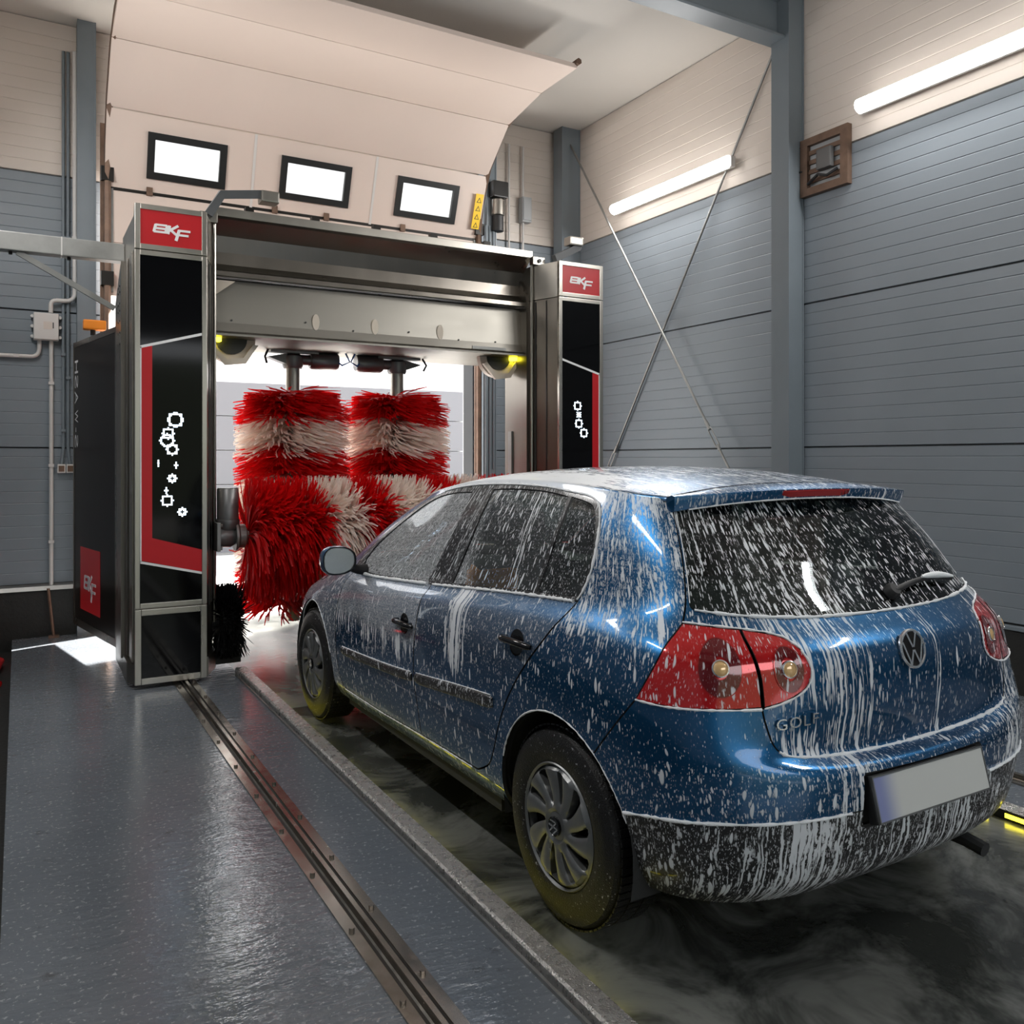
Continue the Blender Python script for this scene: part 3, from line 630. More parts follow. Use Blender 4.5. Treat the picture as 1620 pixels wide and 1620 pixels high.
VB = [(2.08, 0), (1.855, 1), (1.595, 0), (1.375, 1), (1.12, 0), (.90, 1), (.68, 0)]
def vband(s, a):
    s += .02*math.sin(3*a)
    for lo_, c in ((1.855, 0), (1.595, 1), (1.375, 0), (1.12, 1), (.90, 0), (.68, 1)):
        if s > lo_: return c
    return 0
for k, xc in enumerate((1.985, 2.915)):
    yc = 7.15; sg = 1 if k == 0 else -1
    b = GB(); b.cyl((xc, yc, .16), (xc, yc, 2.32), .058, 24); br = b.build('side_brush', 'stainless_light', gantry, 40)
    bristles('bristles', br, ['bristle_red', 'bristle_white'], 5200, 11+k, .05, .478, .30, 2.00, (xc, yc, 0), 'z', .07, vband, .010, .28)
    bristles('bristles', br, ['bristle_red'], 900, 31+k, .05, .40, 1.95, 2.06, (xc, yc, 0), 'z', .03, lambda s, a: 0, .010, .35)
    GB().lathe([(.075, 2.26), (.085, 2.28), (.085, 2.36), (.06, 2.38), (.06, 2.41)], (xc, yc, 0), 'z', 20).build('gearbox', 'motor_grey', br, 40)
    GB().tube([(xc+sg*.06, yc, 2.335), (xc+sg*.16, yc, 2.335)], .045, 16).build('motor_neck', 'motor_grey', br, 40)
    GB().lathe([(.062, .14), (.076, .16), (.078, .36), (.066, .385), (.0, .39)], (xc, yc, 2.335), 'x', 24).build('brush_motor', 'motor_grey', br, 40) if sg > 0 else GB().lathe([(.0, -.39), (.066, -.385), (.078, -.36), (.076, -.16), (.062, -.14)], (xc, yc, 2.335), 'x', 24).build('brush_motor', 'motor_grey', br, 40)
    GB().prism([(xc-sg*.06, 2.29), (xc-sg*.06, 2.38), (xc-sg*.22, 2.345)], yc-.05, yc+.05, 'y').build('pivot_bracket', 'motor_grey', br)
    GB().box((xc-.20, yc-.07, 2.385), (xc+.20, yc+.07, 2.40)).build('carriage_plate', 'galvanised', br)
    GB().tube([(xc-sg*.22, yc-.06, 2.40), (xc-sg*.25, yc-.08, 2.34), (xc-sg*.23, yc-.06, 2.29)], .010, 8).build('chain_link', 'rail_dark', br)
    GB().tube([(xc+sg*.42, yc-.1, 2.41), (xc+sg*.46, yc-.1, 2.33), (xc+sg*.40, yc-.08, 2.30), (xc+sg*.35, yc-.05, 2.34)], .008, 8).build('hose', 'hose_blue', br)
# top brush on its horizontal shaft
HB = [(1.40, 0), (1.87, 1), (2.15, 0), (2.37, 1), (2.76, 0), (3.02, 1), (3.31, 0)]
def hband(s, a):
    s -= .10*math.sin(a-1.3)                                   # colour rings wander round the shaft
    c = 0
    for x, v in HB:
        if s > x: c = v
    return c
hy, hz = 6.32, .955
b = GB(); b.cyl((1.36, hy, hz), (3.72, hy, hz), .055, 24); tb = b.build('top_brush', 'stainless_light', gantry, 40)
bristles('bristles', tb, ['bristle_red', 'bristle_white'], 9000, 5, .05, .465, 1.42, 3.66, (0, hy, hz), 'x', .035, hband, .0095, .30)
GB().lathe([(.105, 1.33), (.105, 1.345), (.085, 1.36), (.085, 1.40), (.06, 1.41)], (0, hy-.02, hz), 'x', 16).build('bearing_flange', 'galvanised', tb, 30)
GB().lathe([(.055, 1.20), (.075, 1.215), (.078, 1.30), (.06, 1.33)], (0, hy-.02, hz), 'x', 20).build('gearbox', 'motor_grey', tb, 40)
GB().lathe([(.062, 1.00), (.078, 1.02), (.082, 1.06), (.080, 1.075), (.074, 1.08), (.074, 1.29), (.066, 1.30), (.0, 1.30)], (1.285, hy-.02, 0), 'z', 28).build('brush_motor', 'motor_grey', tb, 40)
GB().box((1.19, hy-.14, .86), (1.215, hy+.06, 1.06), .004).build('bracket_plate', 'galvanised', tb)
for yy, zz in ((-.12, .88), (.04, .88), (-.12, 1.04), (.04, 1.04)): GB().cyl((1.215, hy+yy, zz), (1.228, hy+yy, zz), .012, 6).build('bolt', 'galvanised', tb)
# wheel washer brush low on the driver-side tower
b = GB(); b.cyl((1.20, 6.45, .33), (1.40, 6.45, .33), .05, 16); wb_ = b.build('wheel_brush', 'dark_cover', gantry)
GB().cyl((1.245, 6.45, .33), (1.355, 6.45, .33), .19, 28).build('brush_disc', 'bristle_black', wb_)
bristles('bristles', wb_, ['bristle_black'], 3500, 77, .10, .275, 1.235, 1.375, (0, 6.45, .33), 'x', .0, lambda s, a: 0, .005, .06)
GB().box((1.21, 6.40, .03), (1.40, 6.50, .10), .01).build('brush_shoe', 'dark_cover', wb_)
# ---------------------------------------------------------------- car body surface (half, x>0, metres, rear axle at y=0)
CAR_ROWS = [
 # c0            c1              c2               c3                c4                c5
 ([(0,-.61,.23),(.35,-.60,.23),(.57,-.55,.23),(.70,-.47,.24),(.775,-.38,.25)],[(.80,0,.24),(.80,.5,.235),(.80,1,.23),(.80,1.5,.22),(.80,2.0,.21),(.80,2.5,.22),(.74,2.95,.23)],[(.60,3.25,.22),(.30,3.36,.22),(0,3.39,.22)]),
 ([(0,-.705,.32),(.35,-.69,.32),(.58,-.64,.32),(.735,-.545,.325),(.818,-.41,.33)],[(.846,0,.31),(.840,.5,.30),(.840,1,.30),(.840,1.5,.29),(.842,2.0,.29),(.850,2.5,.30),(.80,2.95,.31)],[(.66,3.29,.32),(.34,3.41,.32),(0,3.445,.32)]),
 ([(0,-.733,.45),(.35,-.719,.45),(.59,-.67,.455),(.755,-.565,.46),(.838,-.42,.47)],[(.862,0,.46),(.861,.5,.46),(.861,1,.45),(.861,1.5,.44),(.861,2.0,.44),(.864,2.5,.45),(.81,2.95,.45)],[(.67,3.30,.45),(.35,3.425,.45),(0,3.458,.45)]),
 ([(0,-.743,.565),(.35,-.728,.568),(.60,-.683,.575),(.766,-.575,.58),(.849,-.43,.58)],[(.870,0,.58),(.870,.5,.58),(.870,1,.56),(.870,1.5,.55),(.868,2.0,.55),(.868,2.5,.56),(.812,2.95,.55)],[(.67,3.29,.54),(.35,3.42,.54),(0,3.453,.54)]),
 ([(0,-.728,.622),(.35,-.715,.630),(.60,-.676,.645),(.768,-.572,.655),(.853,-.43,.66)],[(.872,0,.66),(.873,.5,.66),(.873,1,.64),(.872,1.5,.62),(.868,2.0,.61),(.864,2.5,.62),(.808,2.95,.61)],[(.665,3.27,.59),(.35,3.40,.59),(0,3.435,.59)]),
 ([(0,-.662,.640),(.35,-.656,.652),(.60,-.648,.705),(.766,-.557,.735),(.853,-.428,.75)],[(.871,0,.75),(.873,.5,.75),(.873,1,.73),(.871,1.5,.70),(.865,2.0,.68),(.857,2.5,.68),(.79,2.95,.66)],[(.65,3.24,.63),(.34,3.37,.63),(0,3.405,.63)]),
 ([(0,-.688,.79),(.35,-.672,.795),(.59,-.626,.815),(.760,-.538,.83),(.846,-.42,.835)],[(.866,0,.84),(.870,.5,.84),(.870,1,.81),(.866,1.5,.78),(.857,2.0,.75),(.840,2.5,.745),(.76,2.95,.71)],[(.62,3.20,.68),(.33,3.32,.68),(0,3.355,.685)]),
 ([(0,-.684,.93),(.35,-.664,.93),(.585,-.606,.93),(.735,-.518,.94),(.820,-.405,.945)],[(.846,0,.945),(.852,.5,.93),(.851,1,.90),(.846,1.5,.865),(.832,2.0,.835),(.785,2.5,.82),(.68,2.95,.765)],[(.55,3.10,.735),(.30,3.21,.75),(0,3.245,.755)]),
 ([(0,-.575,1.03),(.35,-.553,1.035),(.56,-.508,1.043),(.668,-.425,1.05),(.735,-.31,1.053)],[(.783,0,1.046),(.788,.5,1.012),(.788,1,.967),(.785,1.5,.932),(.775,1.98,.902),(.735,2.26,.955),(.60,2.36,.955)],[(.43,2.46,.955),(.22,2.53,.96),(0,2.55,.96)]),
 ([(0,-.425,1.205),(.35,-.41,1.205),(.53,-.38,1.21),(.622,-.315,1.215),(.680,-.21,1.22)],[(.728,.02,1.225),(.738,.45,1.22),(.738,.88,1.195),(.728,1.28,1.165),(.706,1.62,1.12),(.672,1.88,1.165),(.56,2.02,1.15)],[(.40,2.12,1.15),(.20,2.18,1.155),(0,2.20,1.155)]),
 ([(0,-.235,1.388),(.30,-.23,1.388),(.47,-.215,1.385),(.560,-.18,1.378),(.603,-.11,1.382)],[(.630,.07,1.402),(.640,.45,1.420),(.640,.80,1.415),(.634,1.10,1.396),(.618,1.38,1.352),(.594,1.52,1.328),(.49,1.62,1.345)],[(.36,1.68,1.36),(.18,1.72,1.372),(0,1.74,1.376)]),
]
def _pchip(Y, xq):
    # Y (n, ...) at integer knots; monotone cubic
    Y = np.asarray(Y, float); n = Y.shape[0]
    d = np.diff(Y, axis=0); m = np.zeros_like(Y)
    a, b = d[:-1], d[1:]
    with np.errstate(divide='ignore', invalid='ignore'):
        h = np.where(a*b > 0, 2*a*b/(a+b), 0.0)
    m[1:-1] = h; m[0] = d[0]*1.2 - h[0]*0.2; m[-1] = d[-1]*1.2 - h[-1]*0.2
    i = np.clip(np.floor(xq).astype(int), 0, n-2); f = (xq-i).reshape((-1,)+(1,)*(Y.ndim-1))
    y0, y1, m0, m1 = Y[i], Y[i+1], m[i], m[i+1]
    return y0*(2*f**3-3*f**2+1)+m0*(f**3-2*f**2+f)+y1*(-2*f**3+3*f**2)+m1*(f**3-f**2)
OS = 24
def _build_surface():
    net = np.array([r[0]+r[1]+r[2] for r in CAR_ROWS], float)      # rows, cols, 3
    R, C = net.shape[:2]
    vq = np.linspace(0, R-1, (R-1)*OS+1); tq = np.linspace(0, C-1, (C-1)*OS+1)
    G = _pchip(net, vq)
    # the rear and front centre lines are symmetric: extend the net by mirrored columns before interpolating
    mir = np.array([-1, 1, 1.0])
    ext = np.concatenate([G[:, 2:0:-1]*mir, G, G[:, -2:-4:-1]*mir], 1)
    G = np.swapaxes(_pchip(np.swapaxes(ext, 0, 1), tq+2), 0, 1)
    def blur(A, sig, axis, mirror):
        k = np.arange(-3*sig, 3*sig+1); w = np.exp(-k*k/(2.0*sig*sig)); w /= w.sum(); p = 3*sig
        A = np.moveaxis(A, axis, 0)
        if mirror:
            lo = A[p:0:-1]*mir; hi = A[-2:-2-p:-1]*mir
        else:
            lo = 2*A[:1]-A[p:0:-1]; hi = 2*A[-1:]-A[-2:-2-p:-1]
        B = np.concatenate([lo, A, hi], 0); out = sum(w[j]*B[j:j+A.shape[0]] for j in range(len(w)))
        return np.moveaxis(out, 0, axis)
    G = blur(G, 10, 1, True); G = blur(G, 5, 0, False)
    G[:, 0, 0] = 0; G[:, -1, 0] = 0
    du = np.gradient(G, axis=1); dv = np.gradient(G, axis=0)
    N = np.cross(dv, du); N /= np.linalg.norm(N, axis=2, keepdims=True)+1e-12
    if N[100, 160, 0] < 0: N = -N
    row = G[6*OS]; U = np.concatenate([[0], np.cumsum(np.linalg.norm(np.diff(row, axis=0), axis=1))])
    col = G[:, 6*OS]; V = np.concatenate([[0], np.cumsum(np.linalg.norm(np.diff(col, axis=0), axis=1))])
    return G, N, U, V
SG, SN, SU, SV = _build_surface()
def surf(u, v):
    """points and normals of the body skin at metric parameters (u along the plan, v up)"""
    u = np.asarray(u, float); v = np.asarray(v, float)
    tu = np.interp(u, SU, np.arange(len(SU))); tv = np.interp(v, SV, np.arange(len(SV)))
    i = np.clip(tu.astype(int), 0, len(SU)-2); j = np.clip(tv.astype(int), 0, len(SV)-2)
    a = (tu-i)[..., None]; b = (tv-j)[..., None]
    def bl(A): return A[j, i]*(1-a)*(1-b)+A[j, i+1]*a*(1-b)+A[j+1, i]*(1-a)*b+A[j+1, i+1]*a*b
    n = bl(SN); n /= np.linalg.norm(n, axis=-1, keepdims=True)
    return bl(SG), n
def inv(p, w=(1, 1, 1), ur=None):
    """(u,v) of the skin point closest to p with axis weights w"""
    w = np.array(w, float); D = (((SG-np.array(p))*w)**2).sum(2)
    if ur is not None: D = np.where((SU >= ur[0]) & (SU <= ur[1]), D, 9e9)
    j, i = np.unravel_index(np.argmin(D), D.shape); x = np.array([SU[i], SV[j]])
    for _ in range(6):
        e = 1e-3; f0 = surf(*x)[0]; fu = (surf(x[0]+e, x[1])[0]-f0)/e; fv = (surf(x[0], x[1]+e)[0]-f0)/e
        J = np.stack([fu*w, fv*w], 1); r = (np.array(p)-f0)*w
        dx = np.linalg.lstsq(J.T@J+1e-5*np.eye(2), J.T@r, rcond=None)[0]
        x = x+np.clip(dx, -.02, .02); x[0] = np.clip(x[0], 0, SU[-1]); x[1] = np.clip(x[1], 0, SV[-1])
    return x
ROOF_Y = [-.5, -.32, -.24, -.1, .1, .4, .8, 1.2, 1.5, 1.74, 1.9]
ROOF_Z = [1.395, 1.408, 1.420, 1.437, 1.455, 1.470, 1.466, 1.440, 1.408, 1.378, 1.36]
def _pch1(xk, yk, x):
    xk = np.array(xk, float); yk = np.array(yk, float); h = np.diff(xk); d = np.diff(yk)/h; m = np.gradient(yk, xk)
    i = np.clip(np.searchsorted(xk, x)-1, 0, len(xk)-2); t = (x-xk[i])/h[i]
    return yk[i]*(2*t**3-3*t**2+1)+m[i]*h[i]*(t**3-2*t**2+t)+yk[i+1]*(-2*t**3+3*t**2)+m[i+1]*h[i]*(t**3-t**2)
_te = SG[-1]                                                        # gutter line
_k = [i for i in range(len(_te)) if 3.2*OS <= i <= 10*OS]
_ey, _ex, _ez = _te[_k, 1], _te[_k, 0], _te[_k, 2]
def roof_z(x, y):
    x = np.abs(np.asarray(x, float)); y = np.asarray(y, float)
    zc = _pch1(ROOF_Y, ROOF_Z, y)
    xe = np.interp(y, _ey, _ex); ze = np.interp(y, _ey, _ez)
    return zc-(zc-ze)*np.clip(x/xe, 0, 1.3)**2.4
# ---------------------------------------------------------------- car: materials with foam
def foam_group():
    g = bpy.data.node_groups.new('foam_pattern', 'ShaderNodeTree'); nt = NT(g)
    g.interface.new_socket('Mask', in_out='OUTPUT', socket_type='NodeSocketFloat')
    out = g.nodes.new('NodeGroupOutput')
    uv = nt.add('ShaderNodeUVMap').outputs[0]
    dens = nt.add('ShaderNodeAttribute', attribute_name='foam').outputs['Fac']
    fine = nt.add('ShaderNodeAttribute', attribute_name='fine').outputs['Fac']
    warp = nt.noise(nt.mapping(uv, (14, 9, 1)), 1.0, 2)
    sep = nt.add('ShaderNodeSeparateXYZ', {0: uv}); wob = nt.math('MULTIPLY_ADD', nt.math('SUBTRACT', warp, .5), .03, sep.outputs[0])
    wv = nt.add('ShaderNodeCombineXYZ', {0: wob, 1: sep.outputs[1]}).outputs[0]
    n1 = nt.noise(nt.mapping(wv, (105, 7.0, 1)), 1.0, 3, .55)                     # streaks that run down
    n2 = nt.noise(nt.mapping(wv, (26, 3.2, 1), (3, 7, 0)), 1.0, 2, .5)            # thick runs
    n3 = nt.noise(nt.mapping(wv, (60, 42, 1), (5, 1, 0)), 1.0, 3, .6)             # torn holes
    f = nt.math('ADD', nt.math('MULTIPLY', n1, .42), nt.math('MULTIPLY', n2, .30)); f = nt.math('MULTIPLY_ADD', n3, .28, f)
    thr = nt.math('MULTIPLY_ADD', dens, -.36, .72)
    m1 = nt.step(f, thr, nt.math('ADD', thr, .045))
    def drops(sx, sy, d, off, soft=.10):
        vo = nt.add('ShaderNodeTexVoronoi', {'Vector': nt.mapping(wv, (sx, sy, 1), off), 'Scale': 1.0, 'Randomness': 1.0}, voronoi_dimensions='2D')
        r = nt.add('ShaderNodeSeparateColor', {0: vo.outputs['Color']})
        on = nt.math('LESS_THAN', r.outputs[0], d)
        rad = nt.math('MULTIPLY_ADD', r.outputs[1], .30, .10)
        return nt.math('MULTIPLY', on, nt.math('SUBTRACT', 1.0, nt.step(vo.outputs['Distance'], nt.math('SUBTRACT', rad, soft), rad)))
    d1 = drops(58, 15, nt.math('MULTIPLY', dens, .9), (0, 0, 0))
    d2 = drops(115, 34, nt.math('MULTIPLY', dens, 1.1), (9, 3, 0))
    d3 = drops(210, 80, fine, (4, 8, 0), .16)
    d4 = nt.math('MULTIPLY', nt.step(nt.noise(nt.mapping(wv, (240, 70, 1)), 1.0, 2), .60, .70), nt.math('MULTIPLY', fine, 1.0))
    m = nt.math('MAXIMUM', nt.math('MAXIMUM', m1, d1), nt.math('MAXIMUM', nt.math('MULTIPLY', d2, .9), nt.math('MAXIMUM', nt.math('MULTIPLY', d3, .8), d4)))
    runs = nt.add('ShaderNodeAttribute', attribute_name='runs').outputs['Fac']
    nr = nt.math('ADD', nt.math('MULTIPLY', nt.noise(nt.mapping(wv, (92, 1.1, 1), (1, 4, 0)), 1.0, 2, .5), .7), nt.math('MULTIPLY', nt.noise(nt.mapping(wv, (60, 14, 1), (8, 2, 0)), 1.0, 2, .5), .3))
    th2 = nt.math('MULTIPLY_ADD', runs, -.30, .70); m = nt.math('MAXIMUM', m, nt.step(nr, th2, nt.math('ADD', th2, .035)))
    film = nt.add('ShaderNodeAttribute', attribute_name='film').outputs['Fac']
    fn_ = nt.noise(nt.mapping(wv, (150, 90, 1), (2, 2, 0)), 1.0, 3, .6)
    m = nt.math('MAXIMUM', m, nt.math('MULTIPLY', film, nt.math('MULTIPLY_ADD', nt.step(fn_, .36, .62), 1.0, .30)))
    nt.l.new(m, out.inputs[0])
    return g
FOAM = foam_group()
def foamy(name, build, foam_col=(.82, .85, .88), thick=.86):
    m = bpy.data.materials.new(name); m.use_nodes = True; nt = NT(m.node_tree); nt.n.clear()
    fo = nt.add('ShaderNodeGroup'); fo.node_tree = FOAM; mask = fo.outputs[0]
    base = build(nt)
    nrm = nt.bump(mask, .9, .004)
    w = nt.add('ShaderNodeBsdfPrincipled', {'Base Color': foam_col+(1,), 'Roughness': .45, 'Normal': nrm})
    mx = nt.add('ShaderNodeMixShader', {0: nt.math('MULTIPLY', mask, thick), 1: base, 2: w.outputs[0]})
    nt.l.new(mx.outputs[0], nt.add('ShaderNodeOutputMaterial').inputs[0])
    M[name] = m
def paint(col, rough=.34, metal=.75, coat=1.0):
    def b(nt):
        return nt.add('ShaderNodeBsdfPrincipled', {'Base Color': col+(1,), 'Roughness': rough, 'Metallic': metal, 'Coat Weight': coat, 'Coat Roughness': .04}).outputs[0]
    return b
def thin_glass(tint, refl=1.45):
    def b(nt):
        tr = nt.add('ShaderNodeBsdfTransparent', {'Color': tint+(1,)}); gl = nt.add('ShaderNodeBsdfGlossy', {'Color': (.9, .95, 1, 1), 'Roughness': .02})
        fr = nt.add('ShaderNodeFresnel', {'IOR': refl})
        return nt.add('ShaderNodeMixShader', {0: fr.outputs[0], 1: tr.outputs[0], 2: gl.outputs[0]}).outputs[0]
    return b
foamy('car_paint', paint((.004, .085, .215), .32, .8))
foamy('car_black_plastic', paint((.012, .012, .013), .45, 0, .3))
foamy('car_glass', thin_glass((.78, .90, .83)))
foamy('tail_red', paint((.55, .004, .006), .10, .30, 1.0))
foamy('tail_dark', paint((.14, .003, .006), .10, .2, 1.0))
mat('black_gloss', (.006, .006, .007), .12)
mat('car_paint_plain', (.004, .085, .215), .32, .8, coat=1)
mat('rubber_and_gap_shade', (.010, .010, .011), .6)
def _tyre(nt, p, tc):
    f = nt.step(nt.noise(tc, 95, 3, .6), .63, .70); f2 = nt.noise(tc, 7, 3); nt.l.new(nt.mix(nt.math('MULTIPLY', f, nt.step(f2, .42, .62)), (.010, .010, .010), (.45, .46, .47)), p.inputs['Base Color']); nt.l.new(nt.bump(nt.noise(tc, 220, 3), .4), p.inputs['Normal'])
mat('tyre_rubber', (.012, .012, .012), .42, spec=.35, fn=_tyre)
mat('interior_dark', (.022, .023, .024), .8)
mat('seat_fabric', (.03, .032, .034), .9)
mat('wheel_silver', (.23, .235, .235), .36, .75, noise=(9, .25))
mat('chrome', (.9, .9, .9), .24, 1.0)
mat('mirror_glass', (.42, .45, .46), .14, 1.0, bump=(260, .25))
mat('lamp_clear', (.75, .55, .35), .08, .4, coat=1)
mat('lamp_bulb', (.78, .50, .22), .15, .2, coat=1)
mat('reflector_red', (.5, .01, .01), .2, .5, coat=1)
mat('foam_white', (.86, .88, .90), .5, bump=(180, .4))
mat('orange_cloth', (.90, .27, .02), .8, bump=(60, .4))
def _plate(nt, p, tc):
    s = nt.add('ShaderNodeSeparateXYZ', {0: tc})
    f = nt.step(s.outputs[0], -.245, -.15); nt.l.new(nt.mix(f, (.22, .25, .45), (.56, .57, .55)), p.inputs['Base Color'])
mat('plate_face', (.5, .5, .5), .35, fn=_plate)

# ---------------------------------------------------------------- car: panel outlines on the skin, in (u along the plan, v up) metres
LAMP_O = [(0.953, 0.597),(0.909, 0.666),(0.872, 0.727),(0.84, 0.76),(0.811, 0.787),(0.719, 0.785),(0.612, 0.781),(0.610, 0.754),(0.600, 0.713),(0.591, 0.669),(0.588, 0.613),(0.666, 0.606),(0.773, 0.600),(0.861, 0.597)]
LAMP_I = [(0.604, 0.781),(0.524, 0.772),(0.469, 0.758),(0.437, 0.732),(0.421, 0.704),(0.419, 0.677),(0.438, 0.654),(0.476, 0.637),(0.527, 0.623),(0.580, 0.613),(0.583, 0.669),(0.592, 0.713),(0.602, 0.754)]
HATCH_SIDE = [(0.735, 1.2528),(0.742, 1.195),(0.748, 1.129),(0.755, 1.053),(0.767, 0.954),(0.786, 0.852),(0.811, 0.787)]
HATCH_LOW = [(0.588, 0.613),(0.581, 0.589),(0.570, 0.565),(0.556, 0.540),(0.538, 0.521),(0.510, 0.508),(0.437, 0.503),(0.352, 0.505),(0.213, 0.508),(0.108, 0.509),(0, 0.509)]
GLASS = [(0, 0.808),(0.143, 0.808),(0.319, 0.810),(0.487, 0.816),(0.642, 0.822),(0.760, 0.828),(0.772, 0.845),(0.757, 0.942),(0.741, 1.066),(0.728, 1.194),(0.70, 1.225),(0.5, 1.232),(0.25, 1.234),(0, 1.235)]
SEAM = [(0.953, 0.597),(1.036, 0.501),(1.13, 0.390)]
LIP = [(1.09, 0.226),(1.009, 0.243),(0.9, 0.268),(0.764, 0.285),(0.667, 0.288),(0.546, 0.288),(0.331, 0.287),(0, 0.287)]
FD_FRONT = [(3.50, 0.800),(3.475, 0.66),(3.480, 0.563),(3.483, 0.315),(3.462, 0.140),(3.40, 0.075)]
FD_BOT = [(3.40, 0.075),(2.872, 0.078),(2.425, 0.090)]
BSEAM = [(2.425, 0.090),(2.425, 0.198),(2.443, 0.339),(2.438, 0.483),(2.415, 0.651),(2.425, 0.805)]
RD_REAR = [(1.305, 0.806),(1.401, 0.692),(1.517, 0.574),(1.627, 0.441),(1.703, 0.317),(1.747, 0.228),(1.80, 0.151),(1.90, 0.100)]
DLO = [(3.47, 0.803),(2.844, 0.806),(2.444, 0.805),(1.949, 0.806),(1.593, 0.806),(1.312, 0.806),(1.285, 0.842),(1.25, 0.926),(1.233, 1.018),(1.239, 1.096),(1.264, 1.162),(1.306, 1.194),(1.389, 1.212),(1.545, 1.219),(1.76, 1.228),(2.082, 1.231),(2.379, 1.232),(2.713, 1.231),(3.10, 1.228),(3.50, 1.205),(3.66, 1.12),(3.70, 1.00),(3.68, 0.90),(3.58, 0.825)]
GF = [(3.33, 0.816),(2.922, 0.818),(2.483, 0.816),(2.471, 0.915),(2.479, 1.053),(2.545, 1.204),(2.835, 1.211),(3.20, 1.208),(3.46, 1.170),(3.58, 1.08),(3.60, 0.96),(3.50, 0.86)]
GR = [(2.237, 0.818),(1.968, 0.818),(1.602, 0.818),(1.575, 1.01),(1.550, 1.201),(1.748, 1.213),(2.063, 1.216),(2.281, 1.212),(2.245, 1.02)]
GQ = [(1.578, 0.818),(1.333, 0.820),(1.307, 0.850),(1.276, 0.918),(1.260, 1.004),(1.271, 1.094),(1.297, 1.150),(1.340, 1.180),(1.418, 1.193),(1.524, 1.202),(1.549, 1.005)]
UMAX, VMAX = float(SU[-1]), float(SV[-1])
def arch_poly(yc, zc, r, ur):
    P = [inv((0, yc+r*math.cos(a), zc+r*math.sin(a)), (0, 1, 1), ur) for a in np.radians(np.arange(-8, 189, 7))]
    P = [tuple(p) for p in P]
    return [(P[0][0], -.02)]+P+[(P[-1][0], -.02)]
ARCH_R = arch_poly(-.005, .318, .362, (.9, 2.2)); ARCH_F = arch_poly(2.578, .318, .362, (3.2, 4.6))
def resample(poly, step=.014, closed=True):
    out = []; n = len(poly)
    for i in range(n if closed else n-1):
        a, b = np.array(poly[i]), np.array(poly[(i+1) % n]); k = max(1, int(np.linalg.norm(b-a)/step))
        out += [tuple(a+(b-a)*j/k) for j in range(k)]
    if not closed: out.append(tuple(poly[-1]))
    return out
def rounded(poly, sharp=()):
    """smooth a closed outline, keeping the listed corners sharp"""
    if not sharp: return [tuple(p) for p in catmull(poly, 5, True)]
    s = sorted(sharp); out = []; n = len(poly)
    for a, b in zip(s, s[1:]+[s[0]+n]): out += [tuple(p) for p in catmull([poly[i % n] for i in range(a, b+1)], 5)][:-1]
    return out
def run(pts): return [tuple(p) for p in catmull(pts, 5)]
lamp_top = [(0.811, 0.787),(0.719, 0.785),(0.612, 0.781)]
R_ = {}   # region outlines, first match wins
R_['wheel_arch_rear'] = ARCH_R; R_['wheel_arch_front'] = ARCH_F
R_['lamp_outer'] = rounded(LAMP_O, (0, 4, 6, 10)); R_['lamp_inner'] = rounded(LAMP_I, (0, 9))
R_['glass_front'] = rounded(GF, (0, 2, 5)); R_['glass_rear'] = rounded(GR, (0, 2, 4, 7)); R_['glass_quarter'] = rounded(GQ, (0, 9))
R_['window_trim'] = rounded(DLO, (0, 5))
R_['rear_glass'] = run(GLASS[:6])+run(GLASS[5:])[1:]
R_['plate_recess'] = [(0, .232), (.272, .232), (.282, .25), (.282, .388), (.274, .398), (0, .398)]
R_['hatch'] = run(HATCH_SIDE)+lamp_top[1:]+[(.605, .754), (.596, .713), (.587, .669), (.584, .613)]+run(HATCH_LOW)[1:]+[(0, VMAX)]
R_['front_door'] = run(FD_FRONT)+FD_BOT[1:]+run(BSEAM)[1:]+[(2.844, .806), (3.47, .803)]
R_['rear_door'] = run(RD_REAR)+[(2.425, .090)]+run(BSEAM)[1:]+[(1.949, .806), (1.593, .806)]
R_['bumper'] = run(SEAM)+[(1.13, .20)]+run(LIP)+[(0, .509)]+run(HATCH_LOW)[::-1][1:]+[(.666, .606), (.773, .600), (.861, .597)]
R_['bumper_skirt'] = [(0, -.02), (1.2, -.02), (1.2, .24), (1.13, .20)]+run(LIP)
R_['windshield'] = [(3.92, .835), (4.3, .818), (UMAX, .815), (UMAX, 1.238), (4.2, 1.238), (3.98, 1.225), (3.90, 1.05)]
R_['head_lamp'] = [(4.28, .575), (4.42, .560), (4.70, .560), (4.72, .66), (4.5, .675), (4.26, .665)]
R_['hood'] = [(4.02, .690), (UMAX, .690), (UMAX, .806), (4.25, .806), (3.86, .80), (3.84, .74)]
R_['front_bumper'] = [(4.06, -.02), (UMAX, -.02), (UMAX, .690), (4.74, .690), (4.74, .54), (4.06, .50)]
R_['fender'] = [(3.40, -.02), (3.44, .10)]+run(FD_FRONT)[::-1][1:]+[(3.70, .79), (3.84, .74), (4.02, .690), (4.74, .690), (4.74, .54), (4.06, .50), (4.06, -.02)]
def in_poly(P, poly):
    x, y = P[:, 0], P[:, 1]; c = np.zeros(len(P), bool); n = len(poly)
    for i in range(n):
        x0, y0 = poly[i]; x1, y1 = poly[(i+1) % n]
        k = (y0 > y) != (y1 > y)
        if not k.any(): continue
        c ^= k & (x < (x1-x0)*(y-y0)/((y1-y0) if abs(y1-y0) > 1e-12 else 1e-12)+x0)
    return c
